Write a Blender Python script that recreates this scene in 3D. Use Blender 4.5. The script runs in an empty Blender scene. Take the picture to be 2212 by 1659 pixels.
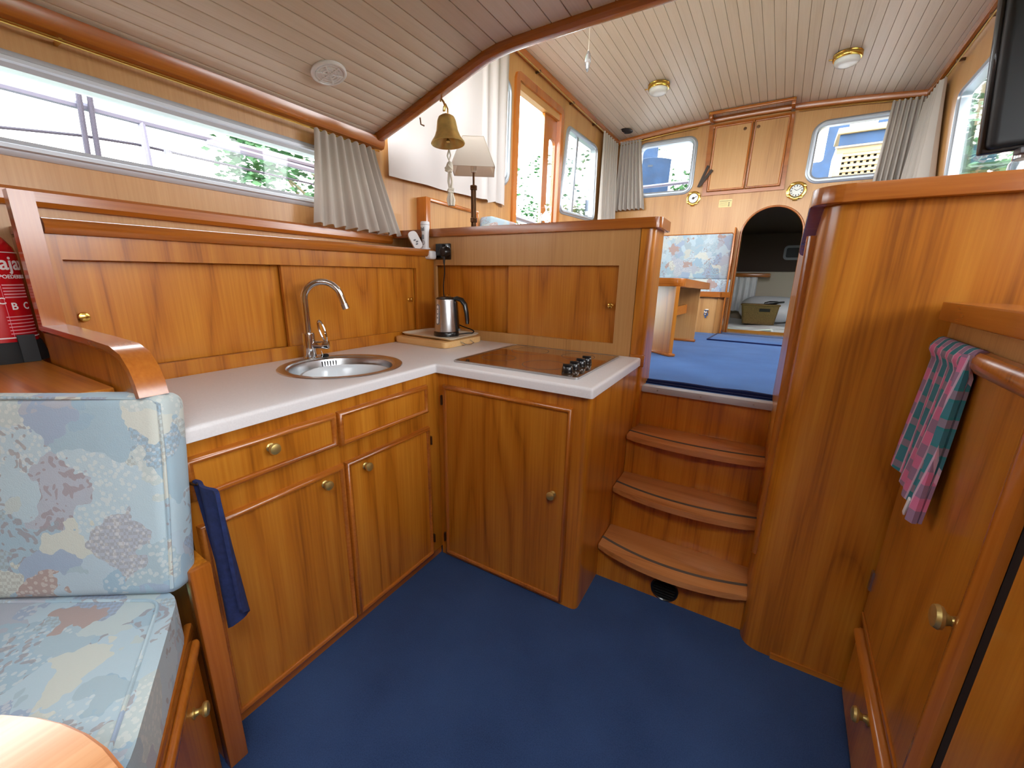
import bpy, bmesh, math, random
from mathutils import Vector, Matrix
random.seed(7)
SC = bpy.context.scene
COL = SC.collection
PI = math.pi
R = math.radians

# ------------------------------------------------------------------ camera
def aim(yaw, pitch, roll):
    y, p, r = R(yaw), R(pitch), R(roll)
    f = Vector((math.sin(y) * math.cos(p), math.cos(y) * math.cos(p), -math.sin(p)))
    rt = Vector((math.cos(y), -math.sin(y), 0))
    dn = f.cross(rt)
    rt2 = math.cos(r) * rt + math.sin(r) * dn
    dn2 = -math.sin(r) * rt + math.cos(r) * dn
    m = Matrix((rt2, -dn2, -f)).transposed().to_4x4()
    return m
cam_data = bpy.data.cameras.new('camera')
cam = bpy.data.objects.new('camera', cam_data)
COL.objects.link(cam)
cam.matrix_world = Matrix.Translation((0, 0, 1.25)) @ aim(-30.2, 14.65, -1.1)
cam_data.sensor_width = 36.0
cam_data.lens = 876.0 / 2212.0 * 36.0
cam_data.clip_start = 0.02
cam_data.clip_end = 200
SC.camera = cam

# ------------------------------------------------------------------ sky, exposure
world = bpy.data.worlds.new('overcast_sky')
SC.world = world
world.use_nodes = True
bg = world.node_tree.nodes['Background']
bg.inputs[0].default_value = (0.93, 0.97, 1.0, 1)
bg.inputs[1].default_value = 5.0
vs = SC.view_settings
vs.view_transform = 'Standard'
vs.look = 'None'
vs.exposure = 1.62
vs.gamma = 1.0
vs.use_curve_mapping = False
cy = SC.cycles
cy.use_denoising = True
cy.max_bounces = 8
cy.diffuse_bounces = 6
cy.glossy_bounces = 3
cy.use_adaptive_sampling = True
cy.adaptive_threshold = 0.05
cy.adaptive_min_samples = 24
cy.transparent_max_bounces = 12
cy.sample_clamp_indirect = 6.0
cy.caustics_reflective = False
cy.caustics_refractive = False

# ------------------------------------------------------------------ frames
GAL = Matrix.Identity(4)                       # galley axes
def saloon_axes():                             # the raised saloon lies a little askew to the galley
    a, b = R(2.5), R(1.6)
    ys = Vector((math.sin(a) * math.cos(b), math.cos(a) * math.cos(b), -math.sin(b)))
    xs = Vector((math.cos(a), -math.sin(a), 0))
    zs = xs.cross(ys)
    rot = Matrix((xs, ys, zs)).transposed().to_4x4()
    o = Vector((0, 1.985, 0.755))
    return Matrix.Translation(o) @ rot @ Matrix.Translation(-o)
SAL = saloon_axes()
def pivot(x, y, deg):
    return Matrix.Translation((x, y, 0)) @ Matrix.Rotation(R(deg), 4, 'Z') @ Matrix.Translation((-x, -y, 0))
RU = pivot(0.415, 1.41, -3.5)                  # the unit on the right is toed in a little
FR = [GAL]
def frame(m):
    FR[0] = m

def portal(name, sx, sz, mat):
    ld = bpy.data.lights.new(name, 'AREA')
    ld.shape = 'RECTANGLE'; ld.size = sx; ld.size_y = sz
    ld.cycles.is_portal = True
    o = bpy.data.objects.new(name, ld)
    COL.objects.link(o)
    o.matrix_world = FR[0] @ mat
    return o
def portal_at(name, centre, inward, sx, sz):
    """window opening through which the sky is sampled; inward = direction into the room"""
    z = -Vector(inward).normalized()
    up = Vector((0, 0, 1)) if abs(z.z) < .9 else Vector((0, 1, 0))
    x = up.cross(z).normalized(); y = z.cross(x)
    m = Matrix((x, y, z)).transposed().to_4x4()
    portal(name, sx, sz, Matrix.Translation(centre) @ m)

# ------------------------------------------------------------------ mesh builder
class MB:
    def __init__(s):
        s.bm = bmesh.new()
    def _bev(s, vs_, bev, seg=2):
        if bev > 0:
            es = list({e for v in vs_ for e in v.link_edges})
            bmesh.ops.bevel(s.bm, geom=es, offset=bev, segments=seg, affect='EDGES', profile=0.5, clamp_overlap=True)
    def box(s, x0, x1, y0, y1, z0, z1, bev=0, seg=2):
        m = Matrix.Translation(((x0 + x1) / 2, (y0 + y1) / 2, (z0 + z1) / 2)) @ Matrix.Diagonal((abs(x1 - x0), abs(y1 - y0), abs(z1 - z0), 1))
        r = bmesh.ops.create_cube(s.bm, size=1, matrix=m)
        s._bev(r['verts'], bev, seg)
        return s
    def boxm(s, m, sx, sy, sz, bev=0, seg=2):
        r = bmesh.ops.create_cube(s.bm, size=1, matrix=m @ Matrix.Diagonal((sx, sy, sz, 1)))
        s._bev(r['verts'], bev, seg)
        return s
    def prism(s, pts, plane, a, b, bev=0, seg=2):
        def P(u, v, w):
            return {'xy': (u, v, w), 'xz': (u, w, v), 'yz': (w, u, v)}[plane]
        A = [s.bm.verts.new(P(u, v, a)) for u, v in pts]
        B = [s.bm.verts.new(P(u, v, b)) for u, v in pts]
        n = len(pts)
        s.bm.faces.new(A); s.bm.faces.new(B[::-1])
        for i in range(n):
            s.bm.faces.new((A[i], B[i], B[(i + 1) % n], A[(i + 1) % n]))
        s._bev(A + B, bev, seg)
        return s
    def hexa(s, c):
        """eight corners: bottom ring 0-3, top ring 4-7"""
        v = [s.bm.verts.new(p) for p in c]
        for f in ((0, 1, 2, 3), (7, 6, 5, 4), (0, 4, 5, 1), (1, 5, 6, 2), (2, 6, 7, 3), (3, 7, 4, 0)):
            s.bm.faces.new([v[i] for i in f])
        return s
    def tube(s, pts, r, seg=10, closed=False, cap=True, flat=1.0):
        pts = [Vector(p) for p in pts]
        n = len(pts)
        rs = r if isinstance(r, (list, tuple)) else [r] * n
        rings = []
        prev = None
        for i, p in enumerate(pts):
            if closed:
                t = (pts[(i + 1) % n] - pts[i - 1]).normalized()
            else:
                t = (pts[min(i + 1, n - 1)] - pts[max(i - 1, 0)]).normalized()
            if prev is None:
                up = Vector((0, 0, 1)) if abs(t.z) < .9 else Vector((1, 0, 0))
                a = t.cross(up).normalized()
            else:
                a = (prev - t * prev.dot(t)).normalized()
            prev = a
            b = t.cross(a)
            rings.append([s.bm.verts.new(p + (a * math.cos(k * 2 * PI / seg) + b * flat * math.sin(k * 2 * PI / seg)) * rs[i]) for k in range(seg)])
        for i in range(n if closed else n - 1):
            A, B = rings[i], rings[(i + 1) % n]
            for k in range(seg):
                s.bm.faces.new((A[k], A[(k + 1) % seg], B[(k + 1) % seg], B[k]))
        if cap and not closed:
            s.bm.faces.new(rings[0][::-1]); s.bm.faces.new(rings[-1])
        return s
    def lathe(s, prof, m=None, seg=24, sx=1.0, sy=1.0):
        """prof: (radius, height) list, about the local z of matrix m"""
        m = m or Matrix.Identity(4)
        rings = []
        for r, h in prof:
            if r < 1e-5:
                rings.append([s.bm.verts.new(m @ Vector((0, 0, h)))])
            else:
                rings.append([s.bm.verts.new(m @ Vector((sx * r * math.cos(2 * PI * k / seg), sy * r * math.sin(2 * PI * k / seg), h))) for k in range(seg)])
        for A, B in zip(rings, rings[1:]):
            if len(A) == 1 and len(B) == 1:
                continue
            for k in range(seg):
                k2 = (k + 1) % seg
                if len(A) == 1:
                    s.bm.faces.new((A[0], B[k], B[k2]))
                elif len(B) == 1:
                    s.bm.faces.new((A[k2], A[k], B[0]))
                else:
                    s.bm.faces.new((A[k], B[k], B[k2], A[k2]))
        return s
    def sweep(s, prof, path, nrm, closed=False, cap=True):
        """prof: (a, b) list; a along the side (path tangent x nrm), b along nrm"""
        path = [Vector(p) for p in path]
        n = len(path)
        N = Vector(nrm).normalized() if not isinstance(nrm, list) else None
        rings = []
        for i, p in enumerate(path):
            Ni = N if N is not None else Vector(nrm[i]).normalized()
            if closed or 0 < i < n - 1:
                t0 = (path[i] - path[i - 1]).normalized(); t1 = (path[(i + 1) % n] - path[i]).normalized()
            elif i == 0:
                t0 = t1 = (path[1] - path[0]).normalized()
            else:
                t0 = t1 = (path[-1] - path[-2]).normalized()
            s0 = t0.cross(Ni).normalized(); s1 = t1.cross(Ni).normalized()
            sd = (s0 + s1).normalized()
            k = 1.0 / max(.5, sd.dot(s0))
            rings.append([s.bm.verts.new(p + sd * a * k + Ni * b) for a, b in prof])
        m = len(prof)
        for i in range(n if closed else n - 1):
            A, B = rings[i], rings[(i + 1) % n]
            for k in range(m):
                s.bm.faces.new((A[k], A[(k + 1) % m], B[(k + 1) % m], B[k]))
        if cap and not closed:
            s.bm.faces.new(rings[0][::-1]); s.bm.faces.new(rings[-1])
        return s
    def surf(s, f, nu, nv, closed_u=False):
        g = [[s.bm.verts.new(f(i / (nu if closed_u else nu - 1), j / (nv - 1))) for j in range(nv)] for i in range(nu)]
        for i in range(nu if closed_u else nu - 1):
            for j in range(nv - 1):
                i2 = (i + 1) % nu
                s.bm.faces.new((g[i][j], g[i2][j], g[i2][j + 1], g[i][j + 1]))
        return s
    def cloth(s, f, nu, nv, th):
        """a sheet with thickness"""
        before = set(s.bm.faces)
        s.surf(f, nu, nv)
        new = [x for x in s.bm.faces if x not in before]
        bmesh.ops.recalc_face_normals(s.bm, faces=new)
        bmesh.ops.solidify(s.bm, geom=new, thickness=th)
        return s
    def plate(s, outer, holes, f, w0, w1):
        """flat board with holes: 2D loops mapped by f(u, v, w)"""
        for w in (w0, w1):
            edges = []
            for lp in [outer] + holes:
                v = [s.bm.verts.new(f(u, q, w)) for u, q in lp]
                for i in range(len(v)):
                    edges.append(s.bm.edges.new((v[i], v[(i + 1) % len(v)])))
            bmesh.ops.triangle_fill(s.bm, edges=edges, use_beauty=True, use_dissolve=False)
        for lp in [outer] + holes:
            A = [s.bm.verts.new(f(u, q, w0)) for u, q in lp]
            B = [s.bm.verts.new(f(u, q, w1)) for u, q in lp]
            n = len(lp)
            for i in range(n):
                s.bm.faces.new((A[i], A[(i + 1) % n], B[(i + 1) % n], B[i]))
        bmesh.ops.remove_doubles(s.bm, verts=s.bm.verts, dist=1e-5)
        return s
    def add(s, verts, faces):
        v = [s.bm.verts.new(p) for p in verts]
        for f in faces:
            try:
                s.bm.faces.new([v[i] for i in f])
            except ValueError:
                pass
        return s
    def warp(s, f):
        for v in s.bm.verts:
            v.co = f(v.co)
        return s

def rrect(u0, u1, v0, v1, r, n=6):
    out = []
    for cx, cyy, a0 in ((u1 - r, v1 - r, 0), (u0 + r, v1 - r, 90), (u0 + r, v0 + r, 180), (u1 - r, v0 + r, 270)):
        for k in range(n + 1):
            a = R(a0 + 90 * k / n)
            out.append((cx + r * math.cos(a), cyy + r * math.sin(a)))
    return out
def rpoly(pts, r, n=6):
    """polygon with rounded corners"""
    out = []
    m = len(pts)
    for i in range(m):
        p = Vector(pts[i]); a = (Vector(pts[i - 1]) - p); b = (Vector(pts[(i + 1) % m]) - p)
        rr = r[i] if isinstance(r, (list, tuple)) else r
        if rr <= 0:
            out.append(tuple(p)); continue
        a0 = p + a.normalized() * rr; b0 = p + b.normalized() * rr
        for k in range(n + 1):
            t = k / n
            out.append(tuple(a0 * (1 - t) ** 2 + p * 2 * t * (1 - t) + b0 * t * t))
    return out
def inset(lp, d):
    """shrink a convex loop towards its inside by d"""
    n = len(lp); out = []
    ar = sum(lp[i][0] * lp[(i + 1) % n][1] - lp[(i + 1) % n][0] * lp[i][1] for i in range(n))
    sg = 1 if ar > 0 else -1
    for i in range(n):
        p = Vector(lp[i]); a = (p - Vector(lp[i - 1])); b = (Vector(lp[(i + 1) % n]) - p)
        if a.length < 1e-7: a = b
        if b.length < 1e-7: b = a
        na = Vector((-a.y, a.x)).normalized() * sg; nb = Vector((-b.y, b.x)).normalized() * sg
        nn = (na + nb)
        nn = nn.normalized() / max(.6, nn.normalized().dot(na))
        out.append(tuple(p + nn * d))
    return out
def half_round(w, h, n=6):
    """half-round moulding profile, w wide, h proud"""
    return [(-w / 2, 0)] + [(-w / 2 * math.cos(PI * k / n), h * math.sin(PI * k / n)) for k in range(1, n)] + [(w / 2, 0)]
def round_prof(w, h, n=14):
    return [(w / 2 * math.cos(2 * PI * k / n), h / 2 * math.sin(2 * PI * k / n)) for k in range(n)]

# ------------------------------------------------------------------ objects
BASE = {}
def finish(name, mb, mat, sharp):
    bm = mb.bm
    bmesh.ops.recalc_face_normals(bm, faces=bm.faces)
    me = bpy.data.meshes.new(name)
    bm.to_mesh(me); bm.free()
    me.materials.append(M(mat))
    if len(me.polygons):
        me.polygons.foreach_set('use_smooth', [True] * len(me.polygons))
        me.set_sharp_from_angle(angle=R(sharp))
    return me
def tag(o, label=None, cat=None, group=None, kind=None):
    if label: o['label'] = label
    if cat: o['category'] = cat
    if group: o['group'] = group
    if kind: o['kind'] = kind
    return o
def obj(name, mb, mat, parent=None, label=None, cat=None, group=None, kind=None, sharp=38):
    me = finish(name, mb, mat, sharp)
    o = bpy.data.objects.new(name, me)
    COL.objects.link(o)
    if parent is not None:
        b = BASE[parent.name]
        me.transform(Matrix.Translation(-b))
        o.parent = parent
    else:
        xs = [v.co.x for v in me.vertices]; ys = [v.co.y for v in me.vertices]; zs = [v.co.z for v in me.vertices]
        b = Vector(((min(xs) + max(xs)) / 2, (min(ys) + max(ys)) / 2, min(zs)))
        me.transform(Matrix.Translation(-b))
        o.matrix_world = FR[0] @ Matrix.Translation(b)
    BASE[o.name] = b
    return tag(o, label, cat, group, kind)
def thing(name, base, label=None, cat=None, group=None, kind=None):
    o = bpy.data.objects.new(name, None)
    o.empty_display_size = 0.05
    COL.objects.link(o)
    o.matrix_world = FR[0] @ Matrix.Translation(base)
    BASE[o.name] = Vector(base)
    return tag(o, label, cat, group, kind)
def struct(name, mb, mat, parent=None, sharp=30):
    return obj(name, mb, mat, parent, kind='structure' if parent is None else None, sharp=sharp)
def text_geo(txt, size, extrude=0.0006, bold=False):
    cu = bpy.data.curves.new('t', 'FONT')
    cu.body = txt; cu.size = size; cu.extrude = extrude; cu.align_x = 'CENTER'; cu.align_y = 'CENTER'
    if bold: cu.offset = size * .018
    cu.resolution_u = 3
    o = bpy.data.objects.new('t', cu); COL.objects.link(o)
    dg = bpy.context.evaluated_depsgraph_get()
    me = o.evaluated_get(dg).to_mesh()
    vs_ = [v.co.copy() for v in me.vertices]; fs = [list(p.vertices) for p in me.polygons]
    o.evaluated_get(dg).to_mesh_clear()
    bpy.data.objects.remove(o); bpy.data.curves.remove(cu)
    return vs_, fs
def look(p, d, up=(0, 0, 1)):
    """matrix at p whose local z points along d"""
    z = Vector(d).normalized()
    u = Vector(up) if abs(z.dot(Vector(up))) < .95 else Vector((0, 1, 0))
    x = u.cross(z).normalized(); y = z.cross(x)
    return Matrix.Translation(p) @ Matrix((x, y, z)).transposed().to_4x4()
# ------------------------------------------------------------------ materials
MATS = {}
def lin(c):
    return tuple(((x / 255) / 12.92 if x / 255 <= .04045 else ((x / 255 + .055) / 1.055) ** 2.4) for x in c) + (1,)
def M(n):
    return MATS[n]
def new_mat(name):
    m = bpy.data.materials.new(name); m.use_nodes = True
    nt = m.node_tree
    b = nt.nodes['Principled BSDF']
    MATS[name] = m
    return m, nt, b
def N(nt, t, **kw):
    n = nt.nodes.new(t)
    for k, v in kw.items():
        if k.startswith('i_'):
            n.inputs[int(k[2:])].default_value = v
        else:
            setattr(n, k, v)
    return n
def ramp(nt, fac, stops, interp='LINEAR'):
    r = nt.nodes.new('ShaderNodeValToRGB')
    r.color_ramp.interpolation = interp
    while len(r.color_ramp.elements) < len(stops):
        r.color_ramp.elements.new(.5)
    for e, (p, c) in zip(r.color_ramp.elements, stops):
        e.position = p; e.color = c
    nt.links.new(fac, r.inputs[0])
    return r.outputs[0]
def mixc(nt, fac, a, b, mode='MIX'):
    n = nt.nodes.new('ShaderNodeMix'); n.data_type = 'RGBA'; n.blend_type = mode
    for sock, v in ((n.inputs[0], fac), (n.inputs[6], a), (n.inputs[7], b)):
        if hasattr(v, 'is_linked'):
            nt.links.new(v, sock)
        else:
            sock.default_value = v
    return n.outputs[2]
def math_(nt, op, a, b=None, c=None):
    n = nt.nodes.new('ShaderNodeMath'); n.operation = op
    for i, v in enumerate((a, b, c)):
        if v is None: continue
        if hasattr(v, 'is_linked'): nt.links.new(v, n.inputs[i])
        else: n.inputs[i].default_value = v
    return n.outputs[0]
def coords(nt, scale, jitter=True):
    tc = nt.nodes.new('ShaderNodeTexCoord')
    out = tc.outputs['Object']
    if jitter:
        oi = nt.nodes.new('ShaderNodeObjectInfo')
        mu = nt.nodes.new('ShaderNodeVectorMath'); mu.operation = 'SCALE'
        cb = nt.nodes.new('ShaderNodeCombineXYZ')
        for i in range(3): nt.links.new(oi.outputs['Random'], cb.inputs[i])
        nt.links.new(cb.outputs[0], mu.inputs[0]); mu.inputs['Scale'].default_value = 37.0
        ad = nt.nodes.new('ShaderNodeVectorMath'); ad.operation = 'ADD'
        nt.links.new(out, ad.inputs[0]); nt.links.new(mu.outputs[0], ad.inputs[1])
        out = ad.outputs[0]
    mp = nt.nodes.new('ShaderNodeMapping')
    nt.links.new(out, mp.inputs[0]); mp.inputs['Scale'].default_value = scale
    return mp.outputs[0]
def plain(name, rgb, rough=.5, metal=0, spec=.5, coat=0, noise=0, nscale=40, bump=0):
    m, nt, b = new_mat(name)
    b.inputs['Base Color'].default_value = lin(rgb)
    b.inputs['Roughness'].default_value = rough
    b.inputs['Metallic'].default_value = metal
    b.inputs['Specular IOR Level'].default_value = spec
    b.inputs['Coat Weight'].default_value = coat
    if noise or bump:
        co = coords(nt, (1, 1, 1))
        n = N(nt, 'ShaderNodeTexNoise'); n.inputs['Scale'].default_value = nscale; n.inputs['Detail'].default_value = 4
        nt.links.new(co, n.inputs['Vector'])
        if noise:
            c = lin(rgb)
            d = tuple(x * (1 - noise) for x in c[:3]) + (1,); e = tuple(min(1, x * (1 + noise)) for x in c[:3]) + (1,)
            nt.links.new(ramp(nt, n.outputs[0], [(.3, d), (.7, e)]), b.inputs['Base Color'])
        if bump:
            bp = N(nt, 'ShaderNodeBump'); bp.inputs['Strength'].default_value = bump; bp.inputs['Distance'].default_value = .002
            nt.links.new(n.outputs[0], bp.inputs['Height']); nt.links.new(bp.outputs[0], b.inputs['Normal'])
    return m
def wood(name, dark, mid, light, axis='z', rough=.32, coat=.35, rings=11, scale=2.6, vary=.12):
    m, nt, b = new_mat(name)
    k = {'x': (.13, 1, 1), 'y': (1, .13, 1), 'z': (1, 1, .13)}[axis]
    co = coords(nt, k)
    n1 = N(nt, 'ShaderNodeTexNoise'); n1.inputs['Scale'].default_value = scale; n1.inputs['Detail'].default_value = 2.5; n1.inputs['Roughness'].default_value = .45
    nt.links.new(co, n1.inputs['Vector'])
    pp = math_(nt, 'POWER', math_(nt, 'MULTIPLY', math_(nt, 'PINGPONG', math_(nt, 'MULTIPLY', n1.outputs[0], rings), .5), 2.0), .6)
    pp = math_(nt, 'MULTIPLY', pp, .5)
    k2 = {'x': (.025, 1, 1), 'y': (1, .025, 1), 'z': (1, 1, .025)}[axis]
    co2 = coords(nt, k2)
    n2 = N(nt, 'ShaderNodeTexNoise'); n2.inputs['Scale'].default_value = 130; n2.inputs['Detail'].default_value = 3
    nt.links.new(co2, n2.inputs['Vector'])
    n3 = N(nt, 'ShaderNodeTexNoise'); n3.inputs['Scale'].default_value = 14; n3.inputs['Detail'].default_value = 2
    nt.links.new(co2, n3.inputs['Vector'])
    f = math_(nt, 'ADD', math_(nt, 'MULTIPLY', pp, .6), math_(nt, 'ADD', math_(nt, 'MULTIPLY', n2.outputs[0], .55), math_(nt, 'MULTIPLY', n3.outputs[0], .24)))
    f = math_(nt, 'SUBTRACT', f, .08)
    c = ramp(nt, f, [(.12, lin(dark)), (.45, lin(mid)), (.85, lin(light))])
    oi = nt.nodes.new('ShaderNodeObjectInfo')
    v = math_(nt, 'ADD', math_(nt, 'MULTIPLY', oi.outputs['Random'], vary * 2), 1 - vary)
    hs = N(nt, 'ShaderNodeHueSaturation')
    nt.links.new(v, hs.inputs['Value']); nt.links.new(c, hs.inputs['Color'])
    nt.links.new(hs.outputs[0], b.inputs['Base Color'])
    b.inputs['Roughness'].default_value = rough
    b.inputs['Coat Weight'].default_value = coat
    b.inputs['Coat Roughness'].default_value = .18
    bp = N(nt, 'ShaderNodeBump'); bp.inputs['Strength'].default_value = .05; bp.inputs['Distance'].default_value = .001
    nt.links.new(n2.outputs[0], bp.inputs['Height']); nt.links.new(bp.outputs[0], b.inputs['Normal'])
    return m
for ax in 'xyz':
    wood('teak_' + ax, (124, 64, 8), (184, 110, 26), (210, 142, 48), ax)
    wood('trim_' + ax, (120, 62, 16), (168, 94, 28), (190, 116, 42), ax, rough=.25, coat=.6, rings=5, vary=.06)
    wood('veneer_' + ax, (158, 108, 58), (192, 142, 84), (208, 162, 104), ax, rough=.4, coat=.15, rings=3.5, scale=2.2, vary=.03)
wood('tread_x', (160, 96, 48), (206, 136, 76), (222, 158, 100), 'x', rough=.28, coat=.5)  # paler than the teak: light falling from above is put into the colour
wood('tabletop', (168, 104, 60), (206, 146, 96), (222, 170, 122), 'y', rough=.18, coat=.8, rings=4)
wood('beech', (196, 150, 92), (216, 176, 118), (228, 196, 142), 'x', rough=.5, coat=0, rings=4)
for ax in 'xyz':
    wood('limed_' + ax, (204, 188, 168), (216, 202, 184), (224, 212, 196), ax, rough=.5, coat=.05, rings=2.5, vary=.035)
plain('groove', (176, 136, 104), .7)
plain('rail_grey', (96, 98, 118), .5)
plain('dark_gap', (22, 18, 16), .8)
plain('dark_wood', (70, 40, 22), .5, noise=.2, nscale=12)
plain('black_plastic', (14, 15, 17), .3, coat=.3)
plain('black_rubber', (12, 12, 14), .7)
plain('matte_black', (26, 30, 34), .55)
plain('white_plastic', (232, 234, 236), .35)
plain('grey_plastic', (120, 124, 130), .4)
plain('chrome', (215, 218, 222), .08, metal=1)
plain('steel', (190, 190, 190), .28, metal=1)
plain('brushed_steel', (196, 198, 200), .3, metal=1, noise=.05, nscale=60)
plain('aluminium', (176, 184, 192), .38, metal=.6)
plain('alu_pale', (196, 202, 210), .45, metal=.25)
plain('brass', (222, 184, 96), .2, metal=1)
plain('old_brass', (214, 190, 120), .38, metal=.85, noise=.12, nscale=30)
plain('bronze', (96, 66, 40), .4, metal=.7)
plain('counter', (222, 220, 221), .38, noise=.035, nscale=220, spec=.4)
plain('white_china', (222, 230, 236), .2, coat=.3)
plain('melamine_tray', (232, 224, 204), .35, noise=.06, nscale=18)
plain('dome_glass', (228, 232, 232), .25)
plain('ext_red', (186, 16, 28), .25, coat=.5)
plain('print_white', (236, 232, 232), .5)
plain('print_pink', (226, 150, 158), .5)
plain('print_dark', (60, 56, 52), .6)
plain('dial_white', (222, 230, 238), .3)
plain('plaque', (206, 186, 130), .45, metal=.3)
plain('clock_face', (226, 228, 218), .4)
plain('wicker_dark', (110, 84, 44), .7, noise=.4, nscale=120, bump=.6)
plain('linen', (226, 228, 232), .85, bump=.25, nscale=9)
plain('rope_white', (226, 220, 204), .9, bump=.5, nscale=160)
plain('navy_cloth', (30, 44, 92), .95, noise=.25, nscale=70, bump=.5)
plain('blue_canvas', (20, 48, 78), .8, noise=.25, nscale=6)
plain('pale_canvas', (100, 104, 112), .8, noise=.06, nscale=5)
plain('grey_canvas', (50, 56, 64), .8, noise=.06, nscale=5)
plain('cream_paint', (140, 120, 82), .55)
plain('white_paint', (226, 230, 234), .4)
plain('dark_rope', (52, 50, 62), .9)
plain('bark', (104, 92, 66), .9, noise=.3, nscale=20)
plain('leaf', (58, 96, 58), .7, noise=.35, nscale=3)
plain('deck_grey', (150, 152, 152), .8)
plain('wall_cream', (198, 188, 170), .8)
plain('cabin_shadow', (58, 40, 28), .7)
plain('shell', (232, 226, 218), .6, bump=.6, nscale=60)
plain('strap', (62, 50, 40), .7)
plain('strip_grey', (96, 84, 74), .8)
plain('sealant', (40, 38, 40), .6)
plain('bulb_white', (236, 232, 222), .5)

def glass(name, tint=(1, 1, 1), refl=.5):
    m, nt, b = new_mat(name)
    nt.nodes.remove(b)
    out = nt.nodes['Material Output']
    tr = N(nt, 'ShaderNodeBsdfTransparent'); tr.inputs[0].default_value = tint + (1,)
    gl = N(nt, 'ShaderNodeBsdfGlossy'); gl.inputs['Roughness'].default_value = .02
    fr = N(nt, 'ShaderNodeFresnel'); fr.inputs[0].default_value = 1.45
    mx = N(nt, 'ShaderNodeMixShader')
    nt.links.new(math_(nt, 'MULTIPLY', fr.outputs[0], refl), mx.inputs[0])
    nt.links.new(tr.outputs[0], mx.inputs[1]); nt.links.new(gl.outputs[0], mx.inputs[2])
    nt.links.new(mx.outputs[0], out.inputs[0])
glass('pane')
def crystal():
    m, nt, b = new_mat('crystal')
    b.inputs['Transmission Weight'].default_value = .85
    b.inputs['Roughness'].default_value = .05
    b.inputs['Base Color'].default_value = (.85, .92, 1, 1)
crystal()
def ceramic_hob():
    m, nt, b = new_mat('hob_glass')
    b.inputs['Base Color'].default_value = lin((118, 92, 70)); b.inputs['Metallic'].default_value = .55
    b.inputs['Roughness'].default_value = .06
    b.inputs['Specular IOR Level'].default_value = .9
    b.inputs['Coat Weight'].default_value = 1
    b.inputs['Coat Roughness'].default_value = .04
    b.inputs['Coat IOR'].default_value = 2.0
    b.inputs['Coat Tint'].default_value = (1, .85, .7, 1)
ceramic_hob()
def carpet(name, c, c2):
    m, nt, b = new_mat(name)
    co = coords(nt, (1, 1, 1), False)
    n = N(nt, 'ShaderNodeTexNoise'); n.inputs['Scale'].default_value = 330; n.inputs['Detail'].default_value = 3
    nt.links.new(co, n.inputs['Vector'])
    n2 = N(nt, 'ShaderNodeTexNoise'); n2.inputs['Scale'].default_value = 3.5; n2.inputs['Detail'].default_value = 4
    nt.links.new(co, n2.inputs['Vector'])
    f = math_(nt, 'ADD', math_(nt, 'MULTIPLY', n.outputs[0], .5), math_(nt, 'MULTIPLY', n2.outputs[0], .5))
    base = ramp(nt, f, [(.32, lin(c)), (.68, lin(c2))])
    v = N(nt, 'ShaderNodeTexVoronoi'); v.inputs['Scale'].default_value = 9.0
    nt.links.new(co, v.inputs['Vector'])
    lint = math_(nt, 'LESS_THAN', v.outputs['Distance'], .018)      # stray bits of lint on the pile
    nt.links.new(mixc(nt, lint, base, lin((170, 176, 190))), b.inputs['Base Color'])
    b.inputs['Roughness'].default_value = .95
    b.inputs['Specular IOR Level'].default_value = .1
    b.inputs['Sheen Weight'].default_value = .15
    bp = N(nt, 'ShaderNodeBump'); bp.inputs['Strength'].default_value = .5; bp.inputs['Distance'].default_value = .003
    nt.links.new(n.outputs[0], bp.inputs['Height']); nt.links.new(bp.outputs[0], b.inputs['Normal'])
carpet('carpet_navy', (36, 56, 94), (54, 80, 124))
carpet('carpet_blue', (58, 104, 172), (76, 128, 198))
carpet('carpet_edge', (20, 32, 76), (28, 42, 92))
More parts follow.
